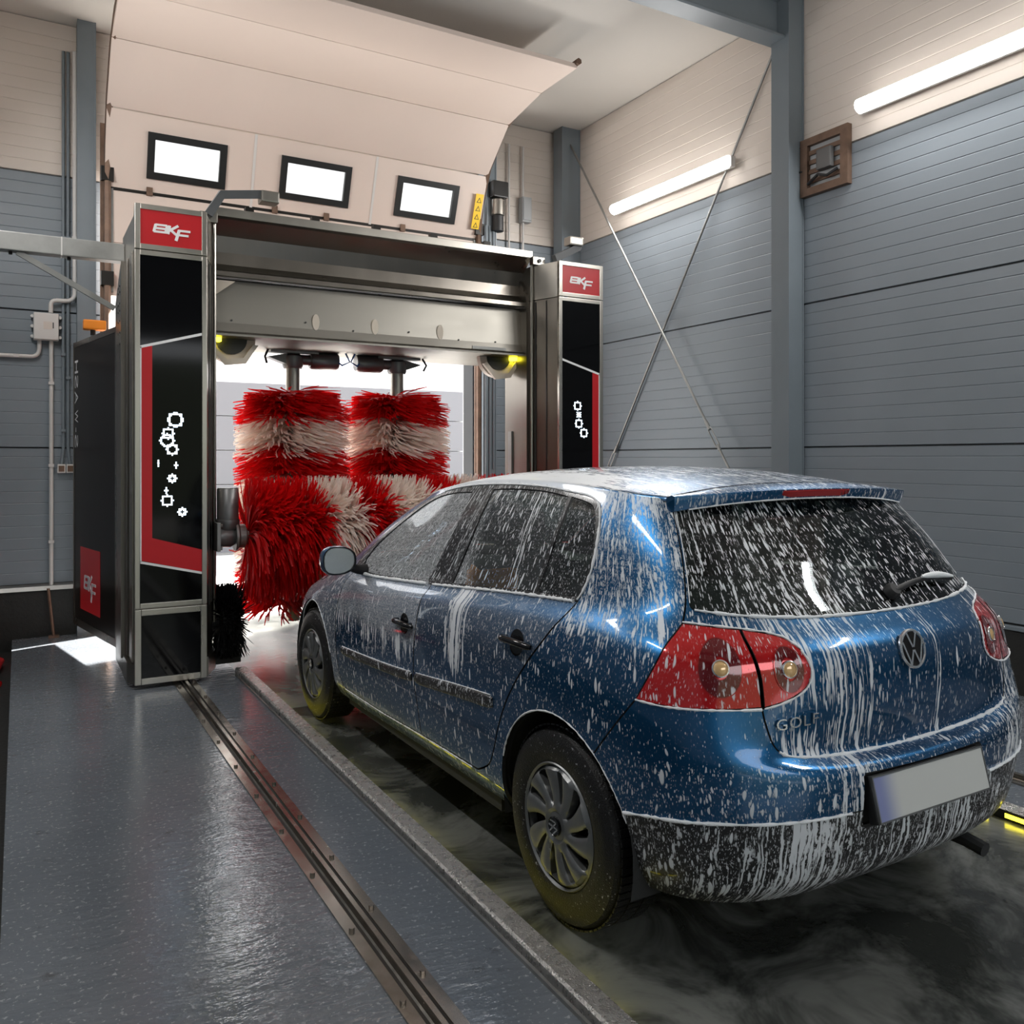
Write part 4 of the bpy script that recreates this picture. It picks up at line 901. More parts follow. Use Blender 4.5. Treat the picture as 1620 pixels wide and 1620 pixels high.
def triangulate_skin():
    pts, edges = [], []
    def loop(P):
        k = len(pts); pts.extend(P); edges.extend([(k+i, k+(i+1) % len(P)) for i in range(len(P))])
    loop(resample([(0, 0), (UMAX, 0), (UMAX, VMAX), (0, VMAX)], .02))
    for k, P in R_.items():
        P = [(min(max(u, 0), UMAX), min(max(v, 0), VMAX)) for u, v in P]
        loop(resample(P, .013))
    B = np.array(pts)
    gu, gv = np.meshgrid(np.arange(.012, UMAX, .024), np.arange(.010, VMAX, .021)); g = np.stack([gu.ravel()+(((gv/.021).astype(int) % 2)*.012).ravel(), gv.ravel()], 1)
    cell = {}
    for p in B: cell.setdefault((int(p[0]/.02), int(p[1]/.02)), []).append(p)
    keep = []
    for p in g:
        if p[0] >= UMAX: continue
        i, j = int(p[0]/.02), int(p[1]/.02); ok = True
        for a in (-1, 0, 1):
            for b in (-1, 0, 1):
                for q in cell.get((i+a, j+b), ()):
                    if (p[0]-q[0])**2+(p[1]-q[1])**2 < .010**2: ok = False; break
                if not ok: break
            if not ok: break
        if ok: keep.append((p[0], p[1]))
    pts += keep
    vs, _, fs, *_r = delaunay_2d_cdt([Vector(p) for p in pts], edges, [], 0, .0012)
    return np.array([tuple(v) for v in vs]), np.array([tuple(f) for f in fs if len(f) == 3], int)
UVS, TRI = triangulate_skin()
_c = UVS[TRI].mean(1); TREG = np.full(len(TRI), -1); RN = list(R_)+['body_side']
for _i, _n in enumerate(R_):
    _m = in_poly(_c, R_[_n]) & (TREG < 0); TREG[_m] = _i
TREG[TREG < 0] = len(RN)-1
_bad = (_c[:, 1] < 0) | (_c[:, 1] > VMAX) | (_c[:, 0] < 0) | (_c[:, 0] > UMAX); TREG[_bad] = -5

def foam_amount(reg, p, uv):
    """(runs, fine spatter) of foam at car-frame points p"""
    x, y, z = p[:, 0], p[:, 1], p[:, 2]; n = len(p); f = np.full(n, .18); g = np.full(n, .25)
    bell = lambda a, c, w: np.exp(-((a-c)/w)**2)
    if reg == 'hatch':
        f = .10+.30*bell(x, -.38, .20)+.10*bell(x, -.14, .10)+.40*bell(x, .60, .06)
        f += .22*np.clip((z-.95)/.08, 0, 1)*np.clip((-x+.1)/.3, 0, 1); f *= 1-.95*bell(x, -.46, .11)*bell(z, .765, .04)
        f *= np.where(z < .70, .8, 1); g = np.full(n, .22)
    elif reg == 'bumper':
        f = .28+.25*bell(x, -.30, .13)+.12*bell(x, -.62, .12)+.35*bell(x, .55, .2)
        f = np.where((z > .66) & (x < -.45), .05, f); g = np.where((z > .66) & (x < -.45), .12, .3)
    elif reg == 'bumper_skirt':
        f = .40+.18*bell(x, -.45, .2)+.12*bell(x, .2, .3); g = np.full(n, .5)
    elif reg == 'body_side':
        cp = np.clip((z-.86)/.12, 0, 1)*(y < .2)
        f = .14+.43*cp+.16*np.clip((z-1.30)/.06, 0, 1); g = .20+.35*cp
        f = np.where((z > 1.36) & (y > .05), .95, f); g = np.where((z > 1.36) & (y > .05), .8, g)
        f = np.where((y > .3) & (z < .4), .25, f)
    elif reg == 'front_door':
        f = .13+.12*bell(z, .60, .08); g = .16+.95*np.clip((z-.66)/.08, 0, 1)
        f = np.where(y < 1.15, .22, f)
    elif reg == 'rear_door':
        f = .15+.35*bell(y, .72, .11)*np.clip((z-.60)/.12, 0, 1)+.08*bell(y, .2, .2); g = .16+.25*np.clip((z-.70)/.2, 0, 1)
        f *= np.where(bell(y, .45, .12) > .4, .7, 1)
    elif reg == 'fender': f = np.full(n, .35); g = np.full(n, .7)
    elif reg in ('lamp_outer', 'lamp_inner'): f = np.full(n, .20); g = np.full(n, .22)
    elif reg == 'rear_glass': f = .36+.14*bell(x, -.30, .3)+.06*bell(z, 1.10, .1); g = np.full(n, .12)
    elif reg.startswith('glass_') and x.mean() > 0: f = np.full(n, .12); g = np.full(n, .15)
    elif reg == 'glass_front': f = np.full(n, .30); g = np.full(n, .85)
    elif reg == 'glass_rear': f = .22+.12*np.clip((y-.7)/.1, 0, 1)+.22*np.clip((z-1.2)/.15, 0, 1); g = .25+.3*np.clip((z-1.15)/.15, 0, 1)
    elif reg == 'glass_quarter': f = np.full(n, .18); g = np.full(n, .40)
    elif reg == 'window_trim': f = np.full(n, .24); g = np.full(n, .25)
    elif reg == 'windshield': f = np.full(n, .08); g = np.full(n, .08)
    elif reg in ('hood', 'front_bumper', 'head_lamp'): f = np.full(n, .35); g = np.full(n, .5)
    elif reg == 'roof':
        f = .46+.50*np.clip((-x-.30)/.25, 0, 1)*np.clip((y+.1)/.3, 0, 1); g = np.full(n, .35)
    elif reg == 'spoiler': f = .45-.15*np.clip((-y-.27)/.05, 0, 1); g = np.full(n, .35)
    elif reg == 'mirror': f = np.full(n, .1); g = np.full(n, .4)
    return np.clip(f, 0, 1.3), np.clip(g, 0, 1.2)
def film_amount(reg, p):
    """thin grey veil of bubbles"""
    x, y, z = p[:, 0], p[:, 1], p[:, 2]; n = len(p)
    if reg == 'glass_front': return np.where(x < 0, .46, .05)*np.ones(n)
    if reg == 'glass_rear': return np.where(x < 0, .08+.32*np.clip((y-.72)/.1, 0, 1), .03)
    if reg == 'glass_quarter': return np.full(n, .03)
    if reg == 'front_door': return .40*np.clip((z-.66)/.06, 0, 1)
    if reg == 'fender': return np.full(n, .13)
    if reg == 'roof': return np.full(n, .05)
    if reg == 'rear_door': return .12*np.clip((z-.70)/.2, 0, 1)
    return np.zeros(n)
def runs_amount(reg, p):
    """long runs of foam sliding down from an edge"""
    x, y, z = p[:, 0], p[:, 1], p[:, 2]; n = len(p); bell = lambda a, c, w: np.exp(-((a-c)/w)**2)
    if reg == 'hatch': return np.clip(.10+.50*bell(x, -.33, .22)+.30*bell(x, -.55, .08)+.55*bell(x, .13, .022)+.75*bell(x, .585, .05), 0, 1)*(1-.95*bell(x, -.455, .11)*bell(z, .765, .03))
    if reg == 'bumper': return np.clip(.05+.55*bell(x, -.30, .12)+.45*bell(x, .5, .15), 0, 1)*(z < .66)
    if reg == 'bumper_skirt': return np.clip(.30+.4*bell(x, -.5, .15)+.3*bell(x, .1, .3), 0, 1)
    if reg == 'rear_door': return .95*bell(y, .72, .10)*np.clip((z-.58)/.15, 0, 1)
    if reg == 'front_door': return .62*np.clip((z-.50)/.16, 0, 1)*np.clip((.78-z)/.1, 0, 1)
    if reg == 'body_side': return .36*np.clip((z-.80)/.15, 0, 1)*((z < 1.3) & (y < .2))
    if reg == 'rear_glass': return np.full(n, .28)
    if reg == 'glass_rear': return .60*bell(y, .40, .06)+.45*bell(y, .9, .08)+.10
    if reg == 'glass_quarter': return np.full(n, .2)
    if reg == 'window_trim': return np.full(n, .40)
    return np.zeros(n)
def skin_mesh(name, V, N, UVc, faces, reg, material, parent, nsmooth=None):
    o = mesh_obj(name, V, faces, material, parent, smooth=True); me = o.data
    f, g = foam_amount(reg, V, UVc)
    for nm, arr in (('foam', f), ('fine', g), ('film', film_amount(reg, V)), ('runs', runs_amount(reg, V))):
        at = me.attributes.new(nm, 'FLOAT', 'POINT'); at.data.foreach_set('value', np.asarray(arr, np.float32))
    ul = me.uv_layers.new(name='metric'); li = np.empty(len(me.loops), np.int32); me.loops.foreach_get('vertex_index', li)
    ul.data.foreach_set('uv', np.asarray(UVc, np.float32)[li].ravel())
    if any(len(f) == 4 for f in faces) and any(len(f) == 3 for f in faces):      # folded edges coloured black, standing in for the shade inside the gaps
        me.materials.append(M['rubber_and_gap_shade']); me.polygons.foreach_set('material_index', np.array([1 if len(f) == 4 else 0 for f in faces], np.int32))
    if N is not None: me.normals_split_custom_set_from_vertices([tuple(n) for n in N])
    return o
def region_parts(reg, gap=.0022, depth=.014, off=0.0, flange=True):
    """left-half panel of a region: points, normals, uv, faces (x positive half)"""
    T = TRI[TREG == RN.index(reg)]
    used, ix = np.unique(T, return_inverse=True); T = ix.reshape(-1, 3); uv = UVS[used].copy()
    cnt = {}
    for t in T:
        for a, b in ((t[0], t[1]), (t[1], t[2]), (t[2], t[0])): cnt.setdefault((min(a, b), max(a, b)), []).append((a, b))
    on_c = lambda i: uv[i][0] < 1e-4 or uv[i][0] > UMAX-1e-4
    be = [c[0] for k, c in cnt.items() if len(c) == 1 and not (on_c(k[0]) and on_c(k[1]))]
    sh = np.zeros_like(uv)
    for a, b in be:
        d = uv[b]-uv[a]; nn = np.array([-d[1], d[0]]); nn /= np.linalg.norm(nn)+1e-9; sh[a] += nn; sh[b] += nn
    ln = np.linalg.norm(sh, axis=1, keepdims=True); sh = np.where(ln > 1e-6, sh/np.maximum(ln, 1e-6), 0)
    cen = uv[:, 0] < 1e-4; sh[cen, 0] = 0; cen = uv[:, 0] > UMAX-1e-4; sh[cen, 0] = 0
    uv2 = uv+sh*gap
    P, N = surf(uv2[:, 0], uv2[:, 1]); P = P+N*off
    P[uv[:, 0] < 1e-4, 0] = 0; P[uv[:, 0] > UMAX-1e-4, 0] = 0
    F = [tuple(t) for t in T]
    V, NN, UU = list(P), list(N), list(uv2)
    if flange:
        low = {}; rim = {}
        for a, b in be:
            for q in (a, b):
                if q not in low:
                    side = -np.array([0, 0, 0.0]); rim[q] = len(V); V.append(P[q]); NN.append(N[q]); UU.append(uv2[q])
                    low[q] = len(V); V.append(P[q]-N[q]*depth); NN.append(N[q]); UU.append(uv2[q])
            F.append((b, a, low[a], low[b]))
    return np.array(V), np.array(NN), np.array(UU), F
def side_flip(V, N, F):
    V = V*np.array([-1, 1, 1]); N = N*np.array([-1, 1, 1]); return V, N, [tuple(f)[::-1] for f in F]
def orient(V, N, F):
    # make the skin's winding agree with its normals (all skin triangles share one winding)
    a, b, c = (V[F[0][i]] for i in range(3)); s = np.dot(np.cross(b-a, c-a), N[F[0][0]])
    return F if s > 0 else [tuple(f)[::-1] for f in F]
def panel(reg, name, material, parent, both=True, **kw):
    """builds the panel: a pair (left, right) or, for panels across the centre, one mesh"""
    V, N, U, F = region_parts(reg, **kw); F = orient(V, N, F); objs = []
    if both == 'centre':
        Vl, Nl, Fl = side_flip(V, N, F); n = len(V)
        idx = np.arange(n)+n
        cen = np.abs(V[:, 0]) < 1e-6; idx[cen] = np.arange(n)[cen]
        F2 = F+[tuple(int(idx[i]) for i in f) for f in Fl]
        Vt = np.concatenate([V, Vl]); Nt = np.concatenate([N, Nl]); Ut = np.concatenate([U, U*np.array([-1, 1])])
        keep = np.ones(2*n, bool); keep[n:][cen] = False; new = np.cumsum(keep)-1
        return skin_mesh(name, Vt[keep], Nt[keep], Ut[keep], [tuple(int(new[i]) for i in f) for f in F2], reg, material, parent)
    Vl, Nl, Fl = side_flip(V, N, F)
    pl, pr_ = parent if isinstance(parent, tuple) else (parent, parent)
    l = skin_mesh(name, Vl, Nl, U, Fl, reg, material, pl); r = skin_mesh(name, V, N, U+np.array([40, 0]), F, reg, material, pr_)
    return l, r
CAR_X, CAR_Y, CAR_A = 2.365, 2.36, math.radians(.6)
car = empty('hatchback_car', (CAR_X, CAR_Y, 0), CAR_A, 'blue five-door hatchback covered in white soap foam inside the wash bay', 'car')
side_l, side_r = panel('body_side', 'side_body', 'car_paint', car, gap=.0030)
fdoors = panel('front_door', 'front_door', 'car_paint', car, gap=.0040)
rdoors = panel('rear_door', 'rear_door', 'car_paint', car, gap=.0040)
panel('fender', 'front_fender', 'car_paint', car, gap=.0036)
hatch = panel('hatch', 'tailgate', 'car_paint', car, 'centre', gap=.0036)
bumper = panel('bumper', 'rear_bumper', 'car_paint', car, 'centre', depth=.03)
panel('bumper_skirt', 'bumper_skirt', 'car_black_plastic', bumper, 'centre')
panel('plate_recess', 'plate_recess', 'rubber_and_gap_shade', bumper, 'centre', off=-.022)
lamps = panel('lamp_outer', 'tail_lamp', 'tail_red', car, off=.002)
lampi = panel('lamp_inner', 'tailgate_lamp', 'tail_red', hatch and car, off=.002)
panel('rear_glass', 'rear_window', 'car_glass', car, 'centre', off=-.001, flange=False)
panel('glass_front', 'door_window', 'car_glass', fdoors, off=-.004, flange=False)
panel('glass_rear', 'door_window', 'car_glass', rdoors, off=-.004, flange=False)
panel('glass_quarter', 'quarter_window', 'car_glass', rdoors, off=-.004, flange=False)
panel('window_trim', 'window_frame', 'car_black_plastic', (side_l, side_r), off=.001, gap=.001)
panel('windshield', 'windscreen', 'car_glass', car, 'centre', off=-.002, flange=False)
panel('hood', 'bonnet', 'car_paint', car, 'centre')
panel('front_bumper', 'front_bumper', 'car_paint', car, 'centre')
panel('head_lamp', 'head_lamp', 'lamp_clear', car)
# dark inner lining inside the skin, also a dark backing that shades the panel gaps
_t = TRI[(TREG >= 0) & ~np.isin(TREG, [RN.index(k) for k in ('glass_front', 'glass_rear', 'glass_quarter', 'rear_glass', 'windshield', 'wheel_arch_rear', 'wheel_arch_front')])]
_u, _ix = np.unique(_t, return_inverse=True); _P, _N = surf(UVS[_u][:, 0], UVS[_u][:, 1]); _P = _P-_N*.030; _F = [tuple(f) for f in _ix.reshape(-1, 3)]
_n = len(_P); mesh_obj('interior_lining', np.concatenate([_P, _P*np.array([-1, 1, 1])]), _F+[tuple(i+_n for i in f[::-1]) for f in _F], 'interior_dark', car, smooth=True)

# roof, spoiler
rng0 = random.Random(9)
def grid_mesh(name, P, UVc, reg, material, parent, N=None):
    nr, nc = P.shape[:2]; F = [(i*nc+j, i*nc+j+1, (i+1)*nc+j+1, (i+1)*nc+j) for i in range(nr-1) for j in range(nc-1)]
    return skin_mesh(name, P.reshape(-1, 3), N, UVc.reshape(-1, 2), F, reg, material, parent)
def seam_y(f): return -.228+.022*np.abs(f)**2.2
ff = np.concatenate([[-1.0], np.linspace(-1, 1, 61), [1.0]]); ss = np.linspace(0, 1, 60); P = np.zeros((60, 63, 3)); Q = np.zeros((60, 63, 2))
for i, s_ in enumerate(ss):
    y0 = seam_y(ff); y1 = 1.73-.21*np.abs(ff)**2.0; y = y0+(y1-y0)*s_
    xe = np.interp(y, _ey, _ex)-.003; x = ff*xe; z = roof_z(x, y)
    z[0] -= .014; z[-1] -= .014
    P[i] = np.stack([x, y, z], 1); Q[i] = np.stack([x*1.0+7, y*.45], 1)
grid_mesh('roof', P, Q, 'roof', 'car_paint', car)
fx = np.linspace(-1, 1, 61); P = np.zeros((61, 12, 3)); Q = np.zeros((61, 12, 2))
for i, f in enumerate(fx):
    a = abs(f); x = f*.572; ys = float(seam_y(f))-.005; yt = -.325+.075*a**2.4; zs = float(roof_z(x, ys)); zt = 1.404-.018*a**2
    ys2 = ys
    prof = [(ys2, zs-.02), (ys2, zs-.002), (ys2-.01, zs)]
    prof += [(ys2-.01+(yt+.01-ys2+.01)*k, zs+(zt-zs)*k+.002*math.sin(math.pi*k)) for k in (.25, .5, .75, .95)]
    prof += [(yt, zt-.003), (yt-.001, zt-.010), (yt+.008, zt-.033-.018*a**3), (yt+.02, zt-.036-.018*a**3), (ys2-.0, zt-.038-.018*a**3)]
    for j, (y, z) in enumerate(prof): P[i, j] = (x*(1-.012*(j > 8)), y, z); Q[i, j] = (x+9, y*.6+z)
def _ends():
    pass
spoiler = grid_mesh('roof_spoiler', P, Q, 'spoiler', 'car_paint', car)
smooth_by_angle(spoiler, 40)
for e in (0, 60): mesh_obj('spoiler_end', [tuple(P[e, j]) for j in range(12)], [tuple(range(12)) if e else tuple(range(12))[::-1]], 'car_paint_plain', spoiler)
MB().tube([(x, -.325+.075*(abs(x)/.572)**2.4+.007, 1.404-.018*(x/.572)**2-.035-.018*(abs(x)/.572)**3) for x in np.linspace(-.52, .54, 70)], [.0022+.0012*rng0.random() for _ in range(70)], 7).build('foam_bead', 'foam_white', spoiler, 60)
m = MB(); nb = 24; vs = []
for i in range(nb+1):
    x = -.165+.33*i/nb; a = abs(x/.572); yt = -.325+.075*a**2.4; zt = 1.404-.018*a*a
    e = 1-.35*max(0, (abs(x)-.13)/.035)
    vs += [(x, yt-.004, zt-.006), (x, yt-.0045, zt-.010), (x, yt+.003, zt-.006-.023*e), (x, yt+.02, zt-.02)]
m.raw(vs, [(4*i+k, 4*i+k+1, 4*i+5+k, 4*i+4+k) for i in range(nb) for k in range(3)]); m.build('brake_light', 'reflector_red', spoiler)
# side gable under the spoiler: black applique between spoiler and tailgate is part of the tailgate skin

# foam beads along seams
rng = random.Random(4)
def bead(path, r, name, parent, off=.002, mir=1, jit=.45):
    path = resample(path, .012, False); u = np.array([p[0] for p in path]); v = np.array([p[1] for p in path])
    Pp, Nn = surf(np.abs(u), v); Pp = Pp+Nn*off; Pp[:, 0] *= np.where(u < 0, -1, 1)*mir
    rs = [max(.0015, r*(1+jit*(rng.random()-.5)*2)) for _ in path]
    return MB().tube(Pp, rs, 7).build(name, 'foam_white', parent, 60)
full = lambda P: [(-u, v) for u, v in P][::-1]+[p for p in P]            # negative u is the left half after mirroring
gb = run(GLASS[:6]); bead([(-p[0], p[1]-.004) for p in gb[::-1]]+[(p[0], p[1]-.004) for p in gb[1:]], .0048, 'foam_bead', hatch, .003)
hb = run(HATCH_LOW[4:]); bead([(-p[0], p[1]-.001) for p in hb]+[(p[0], p[1]-.001) for p in hb[::-1][1:]], .0052, 'foam_bead', bumper, .000)
lb = run(LIP); bead([(-p[0], p[1]) for p in lb if .284 < p[0] < 1.02], .0045, 'foam_bead', bumper, .002); bead([(p[0], p[1]) for p in lb if .284 < p[0] < 1.02], .0045, 'foam_bead', bumper, .002)
for sgn, sd in ((-1, 0), (1, 1)):
    bead([(sgn*u, v-.002) for u, v in [(.953, .597), (.861, .597), (.773, .600), (.666, .606), (.59, .611)]], .0035, 'foam_bead', lamps[sd], .004)
    bead([(sgn*u, v-.002) for u, v in run(LAMP_I[3:10])], .0032, 'foam_bead', lampi[sd], .003)
    bead([(sgn*u, v) for u, v in [(.811, .789), (.719, .787), (.612, .783), (.524, .775), (.469, .761), (.437, .735)]], .0032, 'foam_bead', hatch, .003)
    bead([(sgn*u, v-.003) for u, v in [(3.44, .803), (2.844, .806), (2.46, .806)]], .0075, 'foam_bead', fdoors[sd], .003)
    bead([(sgn*u, v-.003) for u, v in [(2.41, .806), (1.949, .806), (1.593, .806), (1.33, .806)]], .0060, 'foam_bead', rdoors[sd], .002)
    bead([(sgn*u, v+.004) for u, v in run(DLO[5:19])], .0042, 'foam_bead', (side_l, side_r)[sd], .002)
    bead([(sgn*u, v-.004) for u, v in FD_BOT+[(1.95, .098)]], .0026, 'foam_bead', (side_l, side_r)[sd], .001)
    for A in (ARCH_R, ARCH_F): bead([(sgn*u, v) for u, v in A[5:-5]], .0028, 'foam_bead', (side_l, side_r)[sd], -.001)
    bead([(sgn*u, v) for u, v in [(.772, .845), (.757, .942), (.741, 1.066), (.728, 1.19)]], .0014, 'foam_bead', hatch, .001)

# door furniture
def strip(path, half, name, material, parent, lift=.012, sgn=-1, ends=True):
    path = resample(path, .02, False); n = len(path); prof = [(-1, -.002), (-.92, .6), (-.6, 1), (.6, 1), (.92, .6), (1, -.002)]
    V, UVc = [], []
    for i, (u, v) in enumerate(path):
        e = min(1, math.sqrt(max(0, min(i, n-1-i)/2.5))) if ends else 1
        e = .70+.30*min(1, e)
        for w, h in prof:
            p, nn = surf(u, v+w*half*e); q = p+nn*(lift*max(h, 0)*e if h > 0 else h); V.append(q*np.array([sgn, 1, 1])); UVc.append((u, v+w*half))
    k = len(prof); F = [(i*k+j, i*k+j+1, (i+1)*k+j+1, (i+1)*k+j) for i in range(n-1) for j in range(k-1)]+[tuple(range(k)), tuple(range((n-1)*k, n*k))]
    if sgn > 0: F = [f[::-1] for f in F]
    o = mesh_obj(name, V, F, material, parent); me = o.data
    for nm, val in (('foam', .20), ('fine', .30)):
        at = me.attributes.new(nm, 'FLOAT', 'POINT'); at.data.foreach_set('value', np.full(len(V), val, np.float32))
    ul = me.uv_layers.new(name='metric'); li = np.empty(len(me.loops), np.int32); me.loops.foreach_get('vertex_index', li); ul.data.foreach_set('uv', np.array(UVc, np.float32)[li].ravel())
    smooth_by_angle(o, 50); return o
for sgn, sd in ((-1, 0), (1, 1)):
    strip([(3.385, .296), (2.46, .353)], .024, 'side_moulding', 'car_black_plastic', fdoors[sd], sgn=sgn)
    strip([(2.42, .356), (1.735, .397)], .026, 'side_moulding', 'car_black_plastic', rdoors[sd], sgn=sgn)
    bead([(sgn*u, v) for u, v in [(3.37, .320), (2.47, .377)]], .0022, 'foam_bead', fdoors[sd], .004); bead([(sgn*u, v) for u, v in [(2.41, .382), (1.75, .423)]], .0022, 'foam_bead', rdoors[sd], .004)
    for (u0, v0), pa in (((2.545, .588), fdoors[sd]), ((1.578, .640), rdoors[sd])):
        c, nrm = surf(u0, v0); c = c*np.array([sgn, 1, 1]); nrm = nrm*np.array([sgn, 1, 1])
        X = Vector((0, 1, 0)); Nn = Vector(nrm); Z = Nn.cross(X).normalized(); Z = Z if Z.z > 0 else -Z; X = (Z.cross(Nn)).normalized()
        if X.y < 0: X = -X
        mtx = Matrix(((X.x, Z.x, Nn.x, c[0]), (X.y, Z.y, Nn.y, c[1]), (X.z, Z.z, Nn.z, c[2]), (0, 0, 0, 1)))
        h = MB(); h.m = mtx                                                     # dished cup behind the handle
        h.lathe([(.046, .0015), (.040, .0022), (.03, .0016), (.0, .001)], n=28); h.build('handle_cup', 'black_gloss', pa, 40)
        h = MB(); h.m = mtx; pts = []; rs = []
        for k in range(19):
            s_ = -1+2*k/18; pts.append((s_*.098, .004-.004*s_*s_, .020*(1-s_**4)+.006)); rs.append(.013*(1-.30*s_**6))
        h.tube(pts, rs, 12); h.cyl((-.075, .004, 0), (-.075, .004, .02), .012, 10); h.cyl((.07, .004, 0), (.07, .004, .02), .012, 10)
        h.build('door_handle', 'black_gloss', pa, 50)
    # door mirror
    mp = Matrix.Translation((sgn*.930, 1.90, .985))
    prof = []
    h = MB(); nn_ = 24; vs = []; rings = [(0.02, 1.0, 1.0), (.0, 1.04, 1.05), (-.045, 1.0, 1.0), (-.085, .80, .80), (-.11, .45, .45), (-.118, .02, .02)]
    def mshape(t): # rounded D outline of the mirror, wider outside
        c_, s_ = math.cos(t), math.sin(t); return (.088*(abs(c_)**.80)*(1 if c_ >= 0 else -1), (.072+.008*c_*sgn)*(abs(s_)**.8)*(1 if s_ >= 0 else -1))
    for yy, a, b in rings:
        for k in range(nn_):
            px, pz = mshape(2*math.pi*k/nn_); vs.append((px*a, -yy, pz*b))
    h.m = mp; h.raw(vs, [(i*nn_+k, i*nn_+(k+1) % nn_, (i+1)*nn_+(k+1) % nn_, (i+1)*nn_+k) for i in range(len(rings)-1) for k in range(nn_)])
    mo = h.build('door_mirror', 'car_paint', car, 60)
    g = MB(); g.m = mp; g.raw([(mshape(2*math.pi*k/nn_)[0]*.92, -.012, mshape(2*math.pi*k/nn_)[1]*.90) for k in range(nn_)], [tuple(range(nn_))]); g.build('mirror_glass', 'mirror_glass', mo)
    g = MB(); g.m = mp; vs = []
    for a in (1.0, .91):
        vs += [(mshape(2*math.pi*k/nn_)[0]*a, -.016, mshape(2*math.pi*k/nn_)[1]*a) for k in range(nn_)]
    g.raw(vs, [(k, (k+1) % nn_, nn_+(k+1) % nn_, nn_+k) for k in range(nn_)]); g.build('mirror_rim', 'black_gloss', mo)
    g = MB(); g.tube([(sgn*.77, 1.93, .925), (sgn*.82, 1.93, .93), (sgn*.87, 1.92, .95)], [.030, .024, .022], 10); g.build('mirror_stalk', 'rubber_and_gap_shade', mo, 60)

# tail lamp internals: round reflector rings and bulbs behind/over the lens
def on_skin(x, z, w=.0, sgn=-1, ur=(0, 1.0)):
    u, v = inv((abs(x), 0, z), (1, 0, 1), ur); p, n = surf(u, v); s = np.array([sgn, 1, 1]); return p*s+n*s*w, n*s, (u, v)
def frame_at(p, n):
    Nn = Vector(n).normalized(); Z = Vector((0, 0, 1)); Z = (Z-Nn*Z.dot(Nn)).normalized(); X = Z.cross(Nn); 
    return Matrix(((X.x, Z.x, Nn.x, p[0]), (X.y, Z.y, Nn.y, p[1]), (X.z, Z.z, Nn.z, p[2]), (0, 0, 0, 1)))
def skin_disc(u0, v0, r0, r1, lift, name, material, parent, sgn, n=40, foam=(.2, .22)):
    V, UVc = [], []
    rr = [r0, (r0+r1)/2, r1]
    for r in rr:
        for k in range(n):
            t = 2*math.pi*k/n; u, v = u0+r*math.cos(t), v0+r*math.sin(t); p, nn = surf(u, v); V.append((p+nn*lift)*np.array([sgn, 1, 1])); UVc.append((u, v))
    F = [(i*n+k, i*n+(k+1) % n, (i+1)*n+(k+1) % n, (i+1)*n+k) for i in range(2) for k in range(n)]
    if sgn < 0: F = [f[::-1] for f in F]
    o = mesh_obj(name, V, F, material, parent, smooth=True); me = o.data
    for nm, val in (('foam', foam[0]), ('fine', foam[1])):
        at = me.attributes.new(nm, 'FLOAT', 'POINT'); at.data.foreach_set('value', np.full(len(V), val, np.float32))
    ul = me.uv_layers.new(name='metric'); li = np.empty(len(me.loops), np.int32); me.loops.foreach_get('vertex_index', li); ul.data.foreach_set('uv', np.array(UVc, np.float32)[li].ravel())
    return o
for sgn, sd in ((-1, 0), (1, 1)):
    for (u0, v0, R0), lp in (((.706, .694, .064), lamps[sd]), ((.492, .692, .048), lampi[sd])):
        skin_disc(u0, v0, .025, R0, .0035, 'reflector_bowl', 'tail_dark', lp, sgn)
        skin_disc(u0, v0, R0, R0+.0025, .0045, 'reflector_ring', 'reflector_red', lp, sgn)
        p, n = surf(u0, v0); s = np.array([sgn, 1, 1]); b = MB(); b.m = frame_at(p*s, n*s)
        b.lathe([(.0255, .003), (.025, .007), (.0215, .0085), (.0205, .006)], n=24, cap=False); b.build('bulb_ring', 'chrome', lp, 40)
        b = MB(); b.m = frame_at(p*s, n*s); b.lathe([(.021, .004), (.017, .008), (.009, .0105), (.0, .011)], n=20); b.build('bulb', 'lamp_bulb', lp, 60)

# badge, lettering, number plate, wiper
p, n, _ = on_skin(0.0, .921, .001); em = frame_at(p, n)
badge = MB(); badge.m = em; badge.lathe([(.060, 0), (.060, .006), (.057, .009), (.0525, .009), (.051, .006)], n=48, cap=False); badge = badge.build('badge_ring', 'chrome', hatch, 40)
b = MB(); b.m = em; b.lathe([(.0515, .004), (.0, .004)], n=40); b.build('badge_field', 'rubber_and_gap_shade', badge)
def slab(poly, z0, z1, m_, inst):
    inst.m = m_; inst.prism(poly, z0, z1, 'z')
b = MB(); w = .0085
def stroke(inst, m_, a, c, wd, z0=.004, z1=.0085):
    a, c = np.array(a), np.array(c); d = (c-a)/np.linalg.norm(c-a); q = np.array([-d[1], d[0]])*wd/2
    slab([tuple(a-q), tuple(c-q), tuple(c+q), tuple(a+q)], z0, z1, m_, inst)
for sx in (-1, 1):
    stroke(b, em, (sx*.0215, .0475), (sx*.0022, .0045), .0066)                     # V
    stroke(b, em, (sx*.046, .0225), (sx*.0205, -.0465), .0066)                     # W outer
    stroke(b, em, (sx*.0205, -.0465), (sx*.0022, -.004), .0066)                    # W inner
b.build('badge_letters', 'chrome', badge)
vs, fs = text_mesh('GOLF', .037); x = -.545
